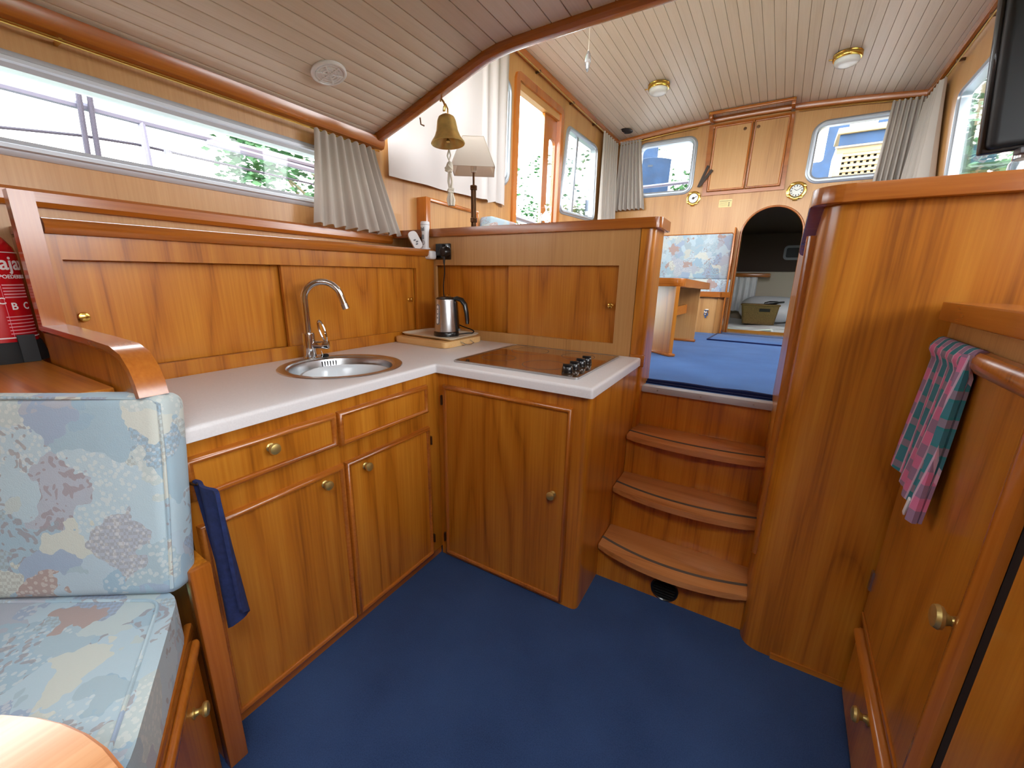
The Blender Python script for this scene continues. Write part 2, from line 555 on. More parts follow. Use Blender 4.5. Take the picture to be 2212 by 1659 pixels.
def fabric(name, zoom=1.0):
    """pale blue upholstery print: torn patches, some filled with spots or checks"""
    m, nt, b = new_mat(name)
    co = coords(nt, (1, 1, 1))
    w = N(nt, 'ShaderNodeTexNoise'); w.inputs['Scale'].default_value = 9 * zoom; w.inputs['Detail'].default_value = 3
    nt.links.new(co, w.inputs['Vector'])
    wm = N(nt, 'ShaderNodeVectorMath', operation='SCALE'); nt.links.new(w.outputs['Color'], wm.inputs[0]); wm.inputs['Scale'].default_value = .24 / zoom
    ad = N(nt, 'ShaderNodeVectorMath', operation='ADD'); nt.links.new(co, ad.inputs[0]); nt.links.new(wm.outputs[0], ad.inputs[1])
    v = N(nt, 'ShaderNodeTexVoronoi'); v.inputs['Scale'].default_value = 8.5 * zoom
    nt.links.new(ad.outputs[0], v.inputs['Vector'])
    sp = N(nt, 'ShaderNodeSeparateColor'); nt.links.new(v.outputs['Color'], sp.inputs[0])
    pal = [(0, (160, 186, 200)), (.16, (178, 200, 210)), (.3, (154, 182, 200)), (.42, (186, 200, 200)), (.52, (166, 188, 198)), (.62, (200, 206, 198)), (.72, (156, 174, 196)), (.82, (172, 180, 192)), (.9, (172, 152, 146)), (.95, (176, 196, 208))]
    c = ramp(nt, sp.outputs[0], [(p, lin(k)) for p, k in pal], 'CONSTANT')
    # spots
    v2 = N(nt, 'ShaderNodeTexVoronoi'); v2.inputs['Scale'].default_value = 75 * zoom
    nt.links.new(co, v2.inputs['Vector'])
    spots = math_(nt, 'LESS_THAN', v2.outputs['Distance'], .42)
    sel = math_(nt, 'GREATER_THAN', sp.outputs[1], .72)
    c = mixc(nt, math_(nt, 'MULTIPLY', math_(nt, 'MULTIPLY', spots, sel), .4), c, lin((220, 222, 216)))
    v3 = N(nt, 'ShaderNodeTexVoronoi'); v3.inputs['Scale'].default_value = 34 * zoom
    nt.links.new(ad.outputs[0], v3.inputs['Vector'])
    blot = math_(nt, 'LESS_THAN', v3.outputs['Distance'], .4)
    sel2 = math_(nt, 'LESS_THAN', sp.outputs[2], .2)
    c = mixc(nt, math_(nt, 'MULTIPLY', math_(nt, 'MULTIPLY', blot, sel2), .6), c, lin((150, 132, 134)))
    ck = N(nt, 'ShaderNodeTexChecker'); ck.inputs['Scale'].default_value = 110 * zoom
    nt.links.new(co, ck.inputs['Vector'])
    sel3 = math_(nt, 'MULTIPLY', math_(nt, 'GREATER_THAN', sp.outputs[2], .84), .35)
    c = mixc(nt, math_(nt, 'MULTIPLY', ck.outputs['Fac'], sel3), c, lin((140, 134, 128)))
    nt.links.new(c, b.inputs['Base Color'])
    b.inputs['Roughness'].default_value = .85
    b.inputs['Sheen Weight'].default_value = .2
    n = N(nt, 'ShaderNodeTexNoise'); n.inputs['Scale'].default_value = 400
    nt.links.new(co, n.inputs['Vector'])
    n4 = N(nt, 'ShaderNodeTexNoise'); n4.inputs['Scale'].default_value = 7; n4.inputs['Detail'].default_value = 3
    nt.links.new(co, n4.inputs['Vector'])
    bp = N(nt, 'ShaderNodeBump'); bp.inputs['Strength'].default_value = .25; bp.inputs['Distance'].default_value = .002
    nt.links.new(n.outputs[0], bp.inputs['Height'])
    b2 = N(nt, 'ShaderNodeBump'); b2.inputs['Strength'].default_value = .3; b2.inputs['Distance'].default_value = .02
    nt.links.new(n4.outputs[0], b2.inputs['Height']); nt.links.new(bp.outputs[0], b2.inputs['Normal'])
    nt.links.new(b2.outputs[0], b.inputs['Normal'])
fabric('upholstery', 1.25)
fabric('upholstery_far', 1.35)
def curtain_mat(name, rgb, trans):
    m, nt, b = new_mat(name)
    out = nt.nodes['Material Output']
    b.inputs['Base Color'].default_value = lin(rgb); b.inputs['Roughness'].default_value = .9
    co = coords(nt, (1, 1, 1))
    n = N(nt, 'ShaderNodeTexNoise'); n.inputs['Scale'].default_value = 260
    nt.links.new(co, n.inputs['Vector'])
    bp = N(nt, 'ShaderNodeBump'); bp.inputs['Strength'].default_value = .3; bp.inputs['Distance'].default_value = .001
    nt.links.new(n.outputs[0], bp.inputs['Height']); nt.links.new(bp.outputs[0], b.inputs['Normal'])
    t = N(nt, 'ShaderNodeBsdfTranslucent'); t.inputs[0].default_value = lin(rgb)
    mx = N(nt, 'ShaderNodeMixShader'); mx.inputs[0].default_value = trans
    nt.links.new(b.outputs[0], mx.inputs[1]); nt.links.new(t.outputs[0], mx.inputs[2]); nt.links.new(mx.outputs[0], out.inputs[0])
curtain_mat('curtain_cloth', (196, 188, 178), .22)
curtain_mat('white_sheet', (206, 200, 196), .1)
curtain_mat('lamp_shade', (236, 228, 216), .35)
def check_towel():
    m, nt, b = new_mat('check_towel')
    sq = N(nt, 'ShaderNodeSeparateXYZ'); nt.links.new(coords(nt, (1, 1, 1), False), sq.inputs[0])
    sx = N(nt, 'ShaderNodeCombineXYZ'); nt.links.new(math_(nt, 'ADD', math_(nt, 'MULTIPLY', sq.outputs[1], 4.5), math_(nt, 'MULTIPLY', sq.outputs[2], .35)), sx.inputs[0]); nt.links.new(math_(nt, 'MULTIPLY', sq.outputs[2], 2.4), sx.inputs[1])
    s2 = N(nt, 'ShaderNodeSeparateXYZ'); nt.links.new(sx.outputs[0], s2.inputs[0]); sx = s2
    def band(src, per, w, off=0.0):
        f = math_(nt, 'FRACT', math_(nt, 'ADD', math_(nt, 'MULTIPLY', src, per), off))
        return math_(nt, 'LESS_THAN', f, w)
    pink = lin((206, 120, 158)); teal = lin((46, 128, 136)); lav = lin((150, 130, 170)); pale = lin((226, 190, 214))
    c = mixc(nt, band(sx.outputs[0], 4.0, .5), pink, teal)
    c = mixc(nt, math_(nt, 'MULTIPLY', band(sx.outputs[1], 7.0, .5), .55), c, lin((70, 122, 142)))
    c = mixc(nt, math_(nt, 'MULTIPLY', band(sx.outputs[1], 7.0, .3, .4), .3), c, lin((222, 110, 150)))
    c = mixc(nt, math_(nt, 'MULTIPLY', band(sx.outputs[0], 8.0, .16, .1), .65), c, pale)
    nt.links.new(c, b.inputs['Base Color']); b.inputs['Roughness'].default_value = .95
check_towel()
# ================================================================== STRUCTURE: galley
frame(GAL)
XW = -1.975                                    # inner face of the galley side wall
CEIL = [(-1.985, 1.986), (-1.757, 2.057), (-1.411, 2.171), (-1.219, 2.231), (-1.143, 2.246), (-1.057, 2.252), (-.607, 2.26), (-.1, 2.264), (.4, 2.258), (.8, 2.235), (1.3, 2.08)]
def ceil_z(x):
    for (a, za), (b, zb) in zip(CEIL, CEIL[1:]):
        if a <= x <= b:
            return za + (zb - za) * (x - a) / (b - a)
    return CEIL[0][1] if x < CEIL[0][0] else CEIL[-1][1]
YE = 1.80                                      # after edge of the galley deckhead

struct('floor', MB().box(-1.95, 1.3, -1.9, 2.02, -.03, 0), 'carpet_navy')
# side wall with the long window
WG = rrect(-.5, 1.70, 1.590, 1.846, .05)
struct('wall_left', MB().plate([(-1.9, 0), (1.98, 0), (1.98, 1.62), (1.86, 1.62), (1.86, 2.0), (-1.9, 2.0)], [WG], lambda u, v, w: (w, u, v), XW, XW - .05), 'veneer_z')
# window of the galley: frame, pane
def window(name, loop, f, mat='aluminium', w=.045, proud=.022, depth=.05, pane_in=.03, sill=True):
    """loop = opening in the wall (2D), f maps (u, v, out-of-wall-into-room)"""
    t = thing(name, f(*loop[0], 0), kind='structure')
    inn = inset(loop, w)
    mb = MB()
    prof = [(0, -depth), (0, .004), (.006, .010), (.016, .012), (.02, proud), (w * .62, proud), (w * .7, .012), (w - .002, .006), (w, -depth)]
    n = len(loop)
    rings = []
    for a, b in prof:
        lp = inset(loop, a - .016)
        rings.append([mb.bm.verts.new(f(u, v, b)) for u, v in lp])
    m = len(prof)
    for i in range(n):
        j = (i + 1) % n
        for k in range(m):
            k2 = (k + 1) % m
            mb.bm.faces.new((rings[k][i], rings[k][j], rings[k2][j], rings[k2][i]))
    obj('window_frame', mb, mat, t)
    pl = inset(loop, w - .02)
    gm = MB()
    gm.plate(pl, [], f, -pane_in, -pane_in - .006)
    obj('pane', gm, 'pane', t)
    return t
frame(GAL)
window('window_1', WG, lambda u, v, w: (XW + w, u, v), 'alu_pale', w=.05)
portal_at('window_light', (XW - .02, .6, 1.72), (1, 0, 0), 2.2, .26)
# right wall and forward bulkhead lie behind the camera; the unseen right window is sized and placed for its light
WR = rrect(-.55, 1.36, 1.40, 1.98, .06)
struct('wall_right', MB().plate([(-1.9, 0), (1.9, 0), (1.9, 2.12), (-1.9, 2.12)], [WR], lambda u, v, w: (w, u, v), 1.25, 1.30), 'veneer_z')
window('window_7', WR, lambda u, v, w: (1.25 - w, u, v), 'alu_pale', w=.05)
portal_at('window_light', (1.27, .405, 1.69), (-1, 0, 0), 1.91, .58)
struct('wall_front', MB().plate([(-1.975, 0), (1.3, 0), (1.3, 2.08)] + [p for p in CEIL[::-1][1:]], [], lambda u, v, w: (u, w, v), -1.9, -1.95), 'veneer_z')
# deckhead: backing board and planks, with an unseen hatch added to light the galley
HX0, HX1, HY0, HY1 = -.32, .78, -.75, .15
ce = thing('ceiling', (-.3, .0, 2.2), kind='structure')
mb = MB()
def slab(mb, x0, x1, y0, y1, dz0, dz1):
    xs = [x0] + [x for x, _ in CEIL if x0 < x < x1] + [x1]
    for a, b in zip(xs, xs[1:]):
        za, zb = ceil_z(a), ceil_z(b)
        mb.hexa([(a, y0, za + dz0), (b, y0, zb + dz0), (b, y1, zb + dz0), (a, y1, za + dz0), (a, y0, za + dz1), (b, y0, zb + dz1), (b, y1, zb + dz1), (a, y1, za + dz1)])
slab(mb, -1.985, HX0, -1.9, YE, .010, .05); slab(mb, HX1, 1.3, -1.9, YE, .010, .05)
slab(mb, HX0, HX1, -1.9, HY0, .010, .05); slab(mb, HX0, HX1, HY1, YE, .010, .05)
obj('backing_board', mb, 'groove', ce)
lines = [-1.965, -1.918, -1.866, -1.812, -1.757, -1.702, -1.646, -1.591, -1.533, -1.475, -1.411, -1.349, -1.288, -1.219, -1.143, -1.057, -.966, -.875, -.789, -.702, -.610]
while lines[-1] < 1.2: lines.append(lines[-1] + .09)
for a, b in zip(lines, lines[1:]):
    a2, b2 = a + .0014, b - .0014
    za, zb = ceil_z(a2), ceil_z(b2)
    segs = [(-1.9, YE)]
    if b > HX0 and a < HX1: segs = [(-1.9, HY0), (HY1, YE)]
    for y0, y1 in segs:
        m2 = MB().hexa([(a2, y0, za), (b2, y0, zb), (b2, y1, zb), (a2, y1, za), (a2, y0, za + .0095), (b2, y0, zb + .0095), (b2, y1, zb + .0095), (a2, y1, za + .0095)])
        m2._bev(list(m2.bm.verts), .0015, 1)
        obj('plank', m2, 'limed_y', ce)
hz = 2.262
ht = thing('added_skylight', (.1, -.6, hz), kind='structure')
obj('added_hatch_frame', MB().plate([(HX0 - .04, HY0 - .04), (HX1 + .04, HY0 - .04), (HX1 + .04, HY1 + .04), (HX0 - .04, HY1 + .04)], [[(HX0, HY0), (HX1, HY0), (HX1, HY1), (HX0, HY1)]], lambda u, v, w: (u, v, w), hz - .06, hz + .09), 'trim_x', ht)
obj('pane', MB().box(HX0, HX1, HY0, HY1, hz + .06, hz + .066), 'pane', ht)
portal_at('window_light', ((HX0 + HX1) / 2, (HY0 + HY1) / 2, hz + .05), (0, 0, -1), HX1 - HX0, HY1 - HY0)
# mouldings: along the side and across the after edge
def lowered(dx, dz): return None
struct('trim_1', MB().sweep([(-.025, .0), (.025, .0), (.022, -.03), (.012, -.05), (-.012, -.055), (-.03, -.03)], [(XW + .03, -1.9, 1.992), (XW + .03, YE + .03, 1.992)], (0, 0, 1)), 'trim_y')
edge = [(x, ceil_z(x)) for x in [-1.97 + .05 * k for k in range(66)]]
mb = MB()
mb.sweep([(-.028, -.012), (-.02, -.03), (0, -.036), (.02, -.034), (.032, -.022), (.036, .02), (-.028, .012)], [(x, YE, z + .002) for x, z in edge], (0, 0, 1))
struct('trim_2', mb, 'trim_x')
# thin brass curtain rod under the side moulding
frame(GAL)
rod = thing('curtain_rod', (XW + .06, .6, 1.915), 'thin brass curtain rod above the long galley window', 'curtain rod')
obj('rod', MB().tube([(XW + .055, -1.0, 1.918), (XW + .055, 1.78, 1.918)], .005, 8), 'brass', rod)
for y in (-.4, .55, 1.45):
    obj('bracket', MB().box(XW + .0, XW + .055, y - .004, y + .004, 1.916, 1.926), 'brass', rod)

# long moulding under the galley window
struct('trim_3', MB().sweep([(-.012, -.026), (.012, -.026), (.022, -.012), (.022, .016), (.012, .026), (-.012, .026)], [(XW + .012, -1.0, 1.462), (XW + .012, 1.87, 1.462)], (0, 0, 1)), 'trim_y')

# ================================================================== side lockers behind the worktop
lk = thing('side_locker', (-1.75, 1.1, .905), 'long teak locker with two sliding doors behind the sink', 'locker')
XB = -1.652
def zt(y):                                     # the locker's top line climbs a little aft
    return (y - .37) * .012
def lift(mb):
    return mb.warp(lambda c: Vector((c.x, c.y, c.z + (zt(c.y) if c.z > 1.2 else 0))))
mb = MB()
mb.plate([(.352, .85), (1.90, .85), (1.90, 1.352), (.352, 1.352)], [[(.376, .954), (1.752, .954), (1.752, 1.276), (.376, 1.276)]], lambda u, v, w: (w, u, v), XB, XB - .018)
obj('face_frame', lift(mb), 'teak_z', lk)
obj('back_panel', MB().box(XW + .002, XB - .075, .352, 1.89, .86, 1.34), 'teak_z', lk)
mb = MB().box(XB - .068, XB - .052, .372, 1.035, .95, 1.285)
d1 = obj('sliding_door', mb, 'teak_z', lk)
mb = MB().box(XB - .040, XB - .024, .998, 1.76, .95, 1.292)
d2 = obj('sliding_door', mb, 'teak_z', lk)
def knob(parent, p, d, s=1.0, mat='brass', name='knob'):
    prof = [(0.0, 0), (.0105, 0), (.0105, .002), (.007, .004), (.0055, .009), (.0075, .013), (.013, .016), (.0142, .0195), (.0125, .0235), (.007, .0255), (0, .0258)]
    return obj(name, MB().lathe([(r * s, h * s) for r, h in prof], look(p, d), 20), mat, parent)
knob(d1, (XB - .052, .398, 1.116), (1, 0, 0))
knob(d2, (XB - .024, 1.712, 1.122), (1, 0, 0), .9)
mb = MB().box(XB - .32, XB + .02, .352, 1.9, 1.350, 1.372, .0)
lift(mb)
obj('shelf_top', mb, 'teak_y', lk)
mb = MB().sweep([(-.012, -.006), (.012, -.01), (.022, .0), (.024, .014), (.016, .026), (.004, .03), (-.012, .028)], [(XB + .004, .352, 1.352), (XB + .004, 1.9, 1.352 + zt(1.9))], (0, 0, 1))
obj('nosing', mb, 'trim_y', lk)
# ================================================================== hob bulkhead with sliding lockers
YB = 1.905
hb = thing('galley_bulkhead', (-1.05, 2.0, 0), 'teak bulkhead locker with rounded cap rail behind the hob', 'bulkhead')
mb = MB()
outer = [(-1.66, .85), (-.47, .85), (-.47, 1.475), (-1.70, 1.475)]
mb.plate(outer, [[(-1.642, .955), (-.556, .955), (-.556, 1.314), (-1.642, 1.314)]], lambda u, v, w: (u, w, v), YB, YB + .018)
obj('face_frame', mb, 'veneer_z', hb)
sd = obj('sliding_door', MB().box(-1.668, -1.12, YB + .05, YB + .064, .945, 1.32), 'teak_z', hb)
knob(sd, (-1.585, YB + .05, 1.138), (0, -1, 0), .85)
sd = obj('sliding_door', MB().box(-1.156, -.55, YB + .022, YB + .036, .945, 1.32), 'teak_z', hb)
knob(sd, (-.585, YB + .022, 1.132), (0, -1, 0), .9)
obj('locker_lining', MB().box(-1.70, -.56, YB + .075, YB + .09, .9, 1.4), 'dark_wood', hb)
# rounded corner post and end panel
post = rpoly([(-.472, YB), (-.412, YB), (-.412, 2.105), (-.472, 2.105)], [0, .045, .01, 0], 8)
obj('corner_post', MB().prism(post, 'xy', .0, 1.475), 'teak_z', hb)
obj('after_panel', MB().box(-1.95, -.472, 2.085, 2.105, 0.0, 1.475), 'veneer_z', hb)
obj('end_panel', MB().box(-.470, -.414, 2.0, 2.106, .0, 1.474), 'veneer_z', hb)
prof = [(-.125, -.02), (.105, -.02), (.12, -.012), (.124, .004), (.118, .016), (.1, .022), (-.105, .022), (-.122, .014), (-.128, 0), (-.126, -.012)]
capth = rpoly([(-1.97, 1.885), (-.405, 1.885), (-.385, 1.905), (-.385, 2.105), (-.41, 2.125), (-1.97, 2.125)], [0, .015, .015, .02, .02, 0], 4)
obj('cap_rail', MB().prism(capth, 'xy', 1.470, 1.512, .016, 4), 'trim_x', hb)

# ================================================================== worktop
zc = .905
top = rpoly([(-1.65, .352), (-1.072, .352), (-1.085, 1.242), (-.414, 1.238), (-.414, 1.895), (-1.65, 1.897)], [0, 0, .006, .01, .012, 0], 3)
sink_c = (-1.362, 1.012); sink_r = .228
wt = MB()
circ = [(sink_c[0] + (sink_r - .022) * math.cos(2 * PI * k / 48), sink_c[1] + (sink_r - .022) * math.sin(2 * PI * k / 48)) for k in range(48)]
wt.plate(top, [circ], lambda u, v, w: (u, v, w), zc, zc - .036)
es = [e for e in wt.bm.edges if abs(e.verts[0].co.z - zc) < 1e-4 and abs(e.verts[1].co.z - zc) < 1e-4 and len(e.link_faces) == 2 and any(abs(f.normal.z) < .5 for f in e.link_faces) and all((v.co.x - sink_c[0]) ** 2 + (v.co.y - sink_c[1]) ** 2 > .07 for v in e.verts)]
wt.bm.normal_update()
es = [e for e in wt.bm.edges if all(abs(v.co.z - zc) < 1e-4 for v in e.verts) and any(abs(f.normal.z) < .5 for f in e.link_faces) and all((v.co.x - sink_c[0]) ** 2 + (v.co.y - sink_c[1]) ** 2 > .07 for v in e.verts)]
bmesh.ops.bevel(wt.bm, geom=es, offset=.011, segments=4, affect='EDGES', profile=.5)
obj('worktop', wt, 'counter', label='pale speckled L-shaped worktop with rounded edge over the galley cabinets', cat='worktop')

# ================================================================== sink
sk = thing('sink', (sink_c[0], sink_c[1], zc - .17), 'round stainless steel sink set into the pale worktop', 'sink')
mS = Matrix.Translation((sink_c[0], sink_c[1], zc))
obj('rim', MB().lathe([(sink_r, .0004), (sink_r - .002, .003), (sink_r - .012, .0045), (sink_r - .03, .002), (sink_r - .036, -.006), (sink_r - .04, -.006), (sink_r - .03, -.001), (sink_r, 0.0003)], mS, 64), 'steel', sk)
obj('bowl', MB().lathe([(sink_r - .033, -.002), (sink_r - .038, -.02), (sink_r - .048, -.13), (sink_r - .08, -.16), (.03, -.166), (0, -.166), (0, -.17), (sink_r - .08, -.165), (sink_r - .044, -.135), (sink_r - .031, -.02), (sink_r - .024, -.004)], mS, 64), 'brushed_steel', sk)
for k in range(6):                              # overflow slots in the wall under the tap
    a = R(188 - 3.4 * k - 20)
    p = Vector((sink_c[0] + (sink_r - .0375) * math.cos(a), sink_c[1] + (sink_r - .0375) * math.sin(a), zc - .026))
    obj('overflow_slot', MB().boxm(look(p, (-math.cos(a), -math.sin(a), 0)), .005, .024, .004, .001, 1), 'dark_gap', sk)
# oval washing-up bowl inside the sink
bw = MB()
mBw = Matrix.Translation((sink_c[0] + .02, sink_c[1] + .005, zc - .165)) @ Matrix.Rotation(R(40), 4, 'Z')
bw.lathe([(0, 0), (.11, 0), (.135, .02), (.152, .12), (.166, .135), (.168, .139), (.160, .139), (.148, .124), (.13, .024), (.1, .006), (0, .006)], mBw, 48, 1.0, .93)
obj('washing_up_bowl', bw, 'white_china', label='white plastic washing-up bowl sitting inside the round sink', cat='bowl')

# ================================================================== mixer tap
tx, ty = -1.588, 1.028
tp = thing('mixer_tap', (tx, ty, zc), 'tall chrome mixer tap with swan-neck spout beside the sink', 'tap')
obj('body', MB().lathe([(.0, 0), (.0285, 0), (.0285, .004), (.0245, .008), (.0245, .104), (.0235, .108), (.0, .108)], Matrix.Translation((tx, ty, zc)), 28), 'chrome', tp)
sd_ = Vector((.62, .78, 0)).normalized()
pts = [Vector((tx, ty, zc + .10)), Vector((tx, ty, zc + .20))]
r_ = .070
for k in range(0, 17):
    a = R(180 - 168 * k / 16)
    pts.append(Vector((tx, ty, zc + .245)) + sd_ * (r_ + r_ * math.cos(a)) + Vector((0, 0, r_ * math.sin(a))))
e = pts[-1]; t_ = (pts[-1] - pts[-2]).normalized()
pts.append(e + t_ * .035)
obj('spout', MB().tube(pts, .0135, 16), 'chrome', tp)
obj('aerator', MB().tube([pts[-1], pts[-1] + t_ * .022], .0145, 16), 'steel', tp)
lv = Vector((.75, .55, .0)).normalized()
j0 = Vector((tx, ty, zc + .058))
obj('valve_arm', MB().tube([j0 + lv * .015, j0 + lv * .05, j0 + lv * .052, j0 + lv * .078, j0 + lv * .08], [.016, .0165, .018, .018, .015], 18), 'chrome', tp)
h0 = j0 + lv * .068 + Vector((0, 0, .012))
loop = []
for k in range(20):
    a = 2 * PI * k / 20
    loop.append(h0 + Vector((0, 0, .047 + .042 * math.sin(a))) + lv * (.011 * math.cos(a) - .02 * (.5 + .5 * math.sin(a))))
obj('lever', MB().tube(loop, .0042, 8, closed=True), 'chrome', tp)
obj('drain_chain', MB().tube([(tx + .025, ty + .035, zc + .03), (tx + .03, ty + .037, zc + .012), (tx + .033, ty + .03, zc + .003)], .0014, 6), 'steel', tp)
obj('drain_plug', MB().lathe([(0, 0), (.014, 0), (.016, .008), (.012, .012), (0, .013)], Matrix.Translation((tx + .026, ty + .05, zc + .001)), 16), 'black_rubber', label='small black rubber sink plug lying beside the tap', cat='plug')

# ================================================================== base cabinets
XF = -1.092                                    # front of the sink run
def framed(parent, name, y0, y1, z0, z1, x=XF, th=.018, sides='all'):
    """door or drawer front on the sink run, panel with a rounded edge moulding"""
    d = obj(name, MB().box(x - .002, x + th * .45, y0 + .004, y1 - .004, z0 + .004, z1 - .004), 'teak_z', parent)
    w = .020
    path = [(x, y0 + w / 2, z0 + w / 2), (x, y1 - w / 2, z0 + w / 2), (x, y1 - w / 2, z1 - w / 2), (x, y0 + w / 2, z1 - w / 2)]
    obj('edge_moulding', MB().sweep(half_round(w, th), path, (1, 0, 0), True), 'trim_y', d)
    return d
cb = thing('sink_cabinet', (-1.37, .8, 0), 'teak galley cabinet with two drawers and two doors under the sink', 'cabinet')
mb = MB().box(XF - .02, XF, .352, 1.262, .04, .868)
obj('face_frame', mb, 'teak_z', cb)
obj('plinth', MB().box(XF - .02, XF - .008, .352, 1.262, 0, .042), 'trim_y', cb)
obj('carcass', MB().plate([(.352, .02), (1.262, .02), (1.262, .868), (.352, .868)], [], lambda u, v, w: (w, u, v), -1.60, -1.64), 'dark_wood', cb)
dr = framed(cb, 'drawer', .358, .763, .718, .830); knob(dr, (XF + .008, .556, .790), (1, 0, 0), 1.15, 'old_brass')
dr = framed(cb, 'drawer', .770, 1.187, .712, .830)
dd = framed(cb, 'door', .362, .776, .044, .652); knob(dd, (XF + .008, .703, .612), (1, 0, 0), 1.1, 'old_brass')
dd = framed(cb, 'door', .782, 1.190, .044, .652); knob(dd, (XF + .008, .860, .611), (1, 0, 0), 1.1, 'old_brass')
for z in (.585, .115):
    obj('hinge', MB().tube([(XF + .008, 1.200, z - .018), (XF + .008, 1.200, z + .018)], .0045, 8).box(XF, XF + .004, 1.194, 1.206, z - .018, z + .018), 'bronze', dd)
YH = 1.262
hc = thing('hob_cabinet', (-.75, 1.55, 0), 'teak cabinet with one tall door under the hob beside the steps', 'cabinet')
fp = rpoly([(-1.092, YH), (-.428, YH), (-.428, 2.0), (-.45, 2.0), (-.45, YH + .022), (-1.092, YH + .022)], [0, .028, 0, 0, .02, 0], 6)
obj('carcass', MB().prism(fp, 'xy', 0.0, .868), 'teak_z', hc)
dh = obj('door', MB().box(-1.058, -.490, YH - .008, YH + .002, .02, .816), 'teak_z', hc)
w = .020
obj('edge_moulding', MB().sweep(half_round(w, .018), [(-.496, YH, .026), (-1.052, YH, .026), (-1.052, YH, .81), (-.496, YH, .81)], (0, -1, 0), True), 'trim_z', dh)
knob(dh, (-.545, YH - .008, .476), (0, -1, 0), 1.15, 'old_brass')
for z in (.75, .095):
    obj('hinge', MB().tube([(-1.071, YH - .008, z - .02), (-1.071, YH - .008, z + .02)], .0045, 8).box(-1.077, -1.065, YH - .004, YH, z - .02, z + .02), 'bronze', dh)
obj('corner_block', MB().prism([(-.47, 1.895), (-.402, 1.895), (-.402, 1.915), (-.47, 1.915)], 'xy', .86, .915, .004), 'trim_x', hc)

# ================================================================== hob
hobt = thing('hob', (-.777, 1.58, zc), 'brown glass ceramic hob with four black knobs', 'hob')
hl = rrect(-1.057, -.500, 1.318, 1.842, .016, 4)
obj('glass_plate', MB().plate(inset(hl, .009), [], lambda u, v, w: (u, v, w), zc + .001, zc + .0065), 'hob_glass', hobt)
obj('frame', MB().plate(hl, [inset(hl, .010)], lambda u, v, w: (u, v, w), zc + .0004, zc + .008), 'steel', hobt)
for cx, cy_, r in ((-.93, 1.48, .075), (-.90, 1.715, .09), (-.70, 1.46, .09), (-.655, 1.715, .075)):
    obj('cooking_zone', MB().lathe([(r, .0066), (r, .0068), (r - .002, .0068), (r - .002, .0066)], Matrix.Translation((cx, cy_, zc)), 48), 'strip_grey', hobt)
for y in (1.385, 1.452, 1.519, 1.586):
    kn = obj('control_knob', MB().lathe([(0, .0066), (.021, .0066), (.022, .010), (.0195, .028), (.017, .031), (0, .031)], Matrix.Translation((-.567, y, zc)), 24), 'black_plastic', hobt)
    obj('grip', MB().boxm(Matrix.Translation((-.567, y, zc + .034)) @ Matrix.Rotation(R(12), 4, 'Z'), .036, .012, .010, .003), 'black_plastic', kn)

# ================================================================== steps to the saloon
st = thing('companionway_steps', (-.15, 1.75, 0), 'three teak steps with curved noses up to the saloon', 'steps')
XL, XR = -.427, .134
for (y, z0, z1) in ((1.500, 0, .135), (1.660, .155, .335), (1.822, .355, .535), (1.986, .555, .728)):
    obj('riser', MB().box(XL, XR, y, y + .02, z0, z1), 'teak_z', st)
for (yr, zt_, yf, bow) in ((1.66, .162, 1.487, .055), (1.822, .360, 1.640, .045), (1.986, .556, 1.800, .035)):
    def arc(y, off, n=16):
        return [(XL + (XR - XL) * k / n, y - off + (bow * ((2 * k / n - 1) ** 2 - 1))) for k in range(n + 1)]
    f_ = arc(yf, 0)
    tr = MB().prism(f_ + [(XR, yr + .018), (XL, yr + .018)], 'xy', zt_ - .024, zt_, .005, 2)
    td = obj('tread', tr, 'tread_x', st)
    g = arc(yf + .055, 0)
    obj('grip_strip', MB().prism(g + [(x, y + .014) for x, y in g[::-1]], 'xy', zt_ - .002, zt_ + .0008), 'strip_grey', td)
obj('door_sill', MB().box(XL, XR, 1.965, 2.012, .727, .757, .002), 'alu_pale', st)
for x in (-.34, -.15, .06):
    obj('sill_screw', MB().lathe([(0, 0), (.004, 0), (.003, .0015), (0, .002)], look((x, 1.965, .742), (0, -1, 0)), 10), 'steel', st)
# black round vent in the bottom riser
vn = thing('vent_grille', (-.147, 1.5, 0), 'round black louvred vent in the lowest step riser', 'vent')
mv = look((-.147, 1.5, .052), (0, -1, 0))
obj('ring', MB().lathe([(.052, 0), (.052, .004), (.047, .007), (.044, .004), (.044, 0)], mv, 36), 'black_plastic', vn)
for k in range(7):
    dy = -.036 + .012 * k
    hw = math.sqrt(max(.0001, .044 ** 2 - dy ** 2))
    obj('louvre', MB().boxm(mv @ Matrix.Translation((0, dy, .003)) @ Matrix.Rotation(R(30), 4, 'X'), 2 * hw, .011, .0016), 'black_plastic', vn)
obj('backing', MB().lathe([(0, .0005), (.044, .0005), (.044, .001), (0, .001)], mv, 30), 'dark_gap', vn)

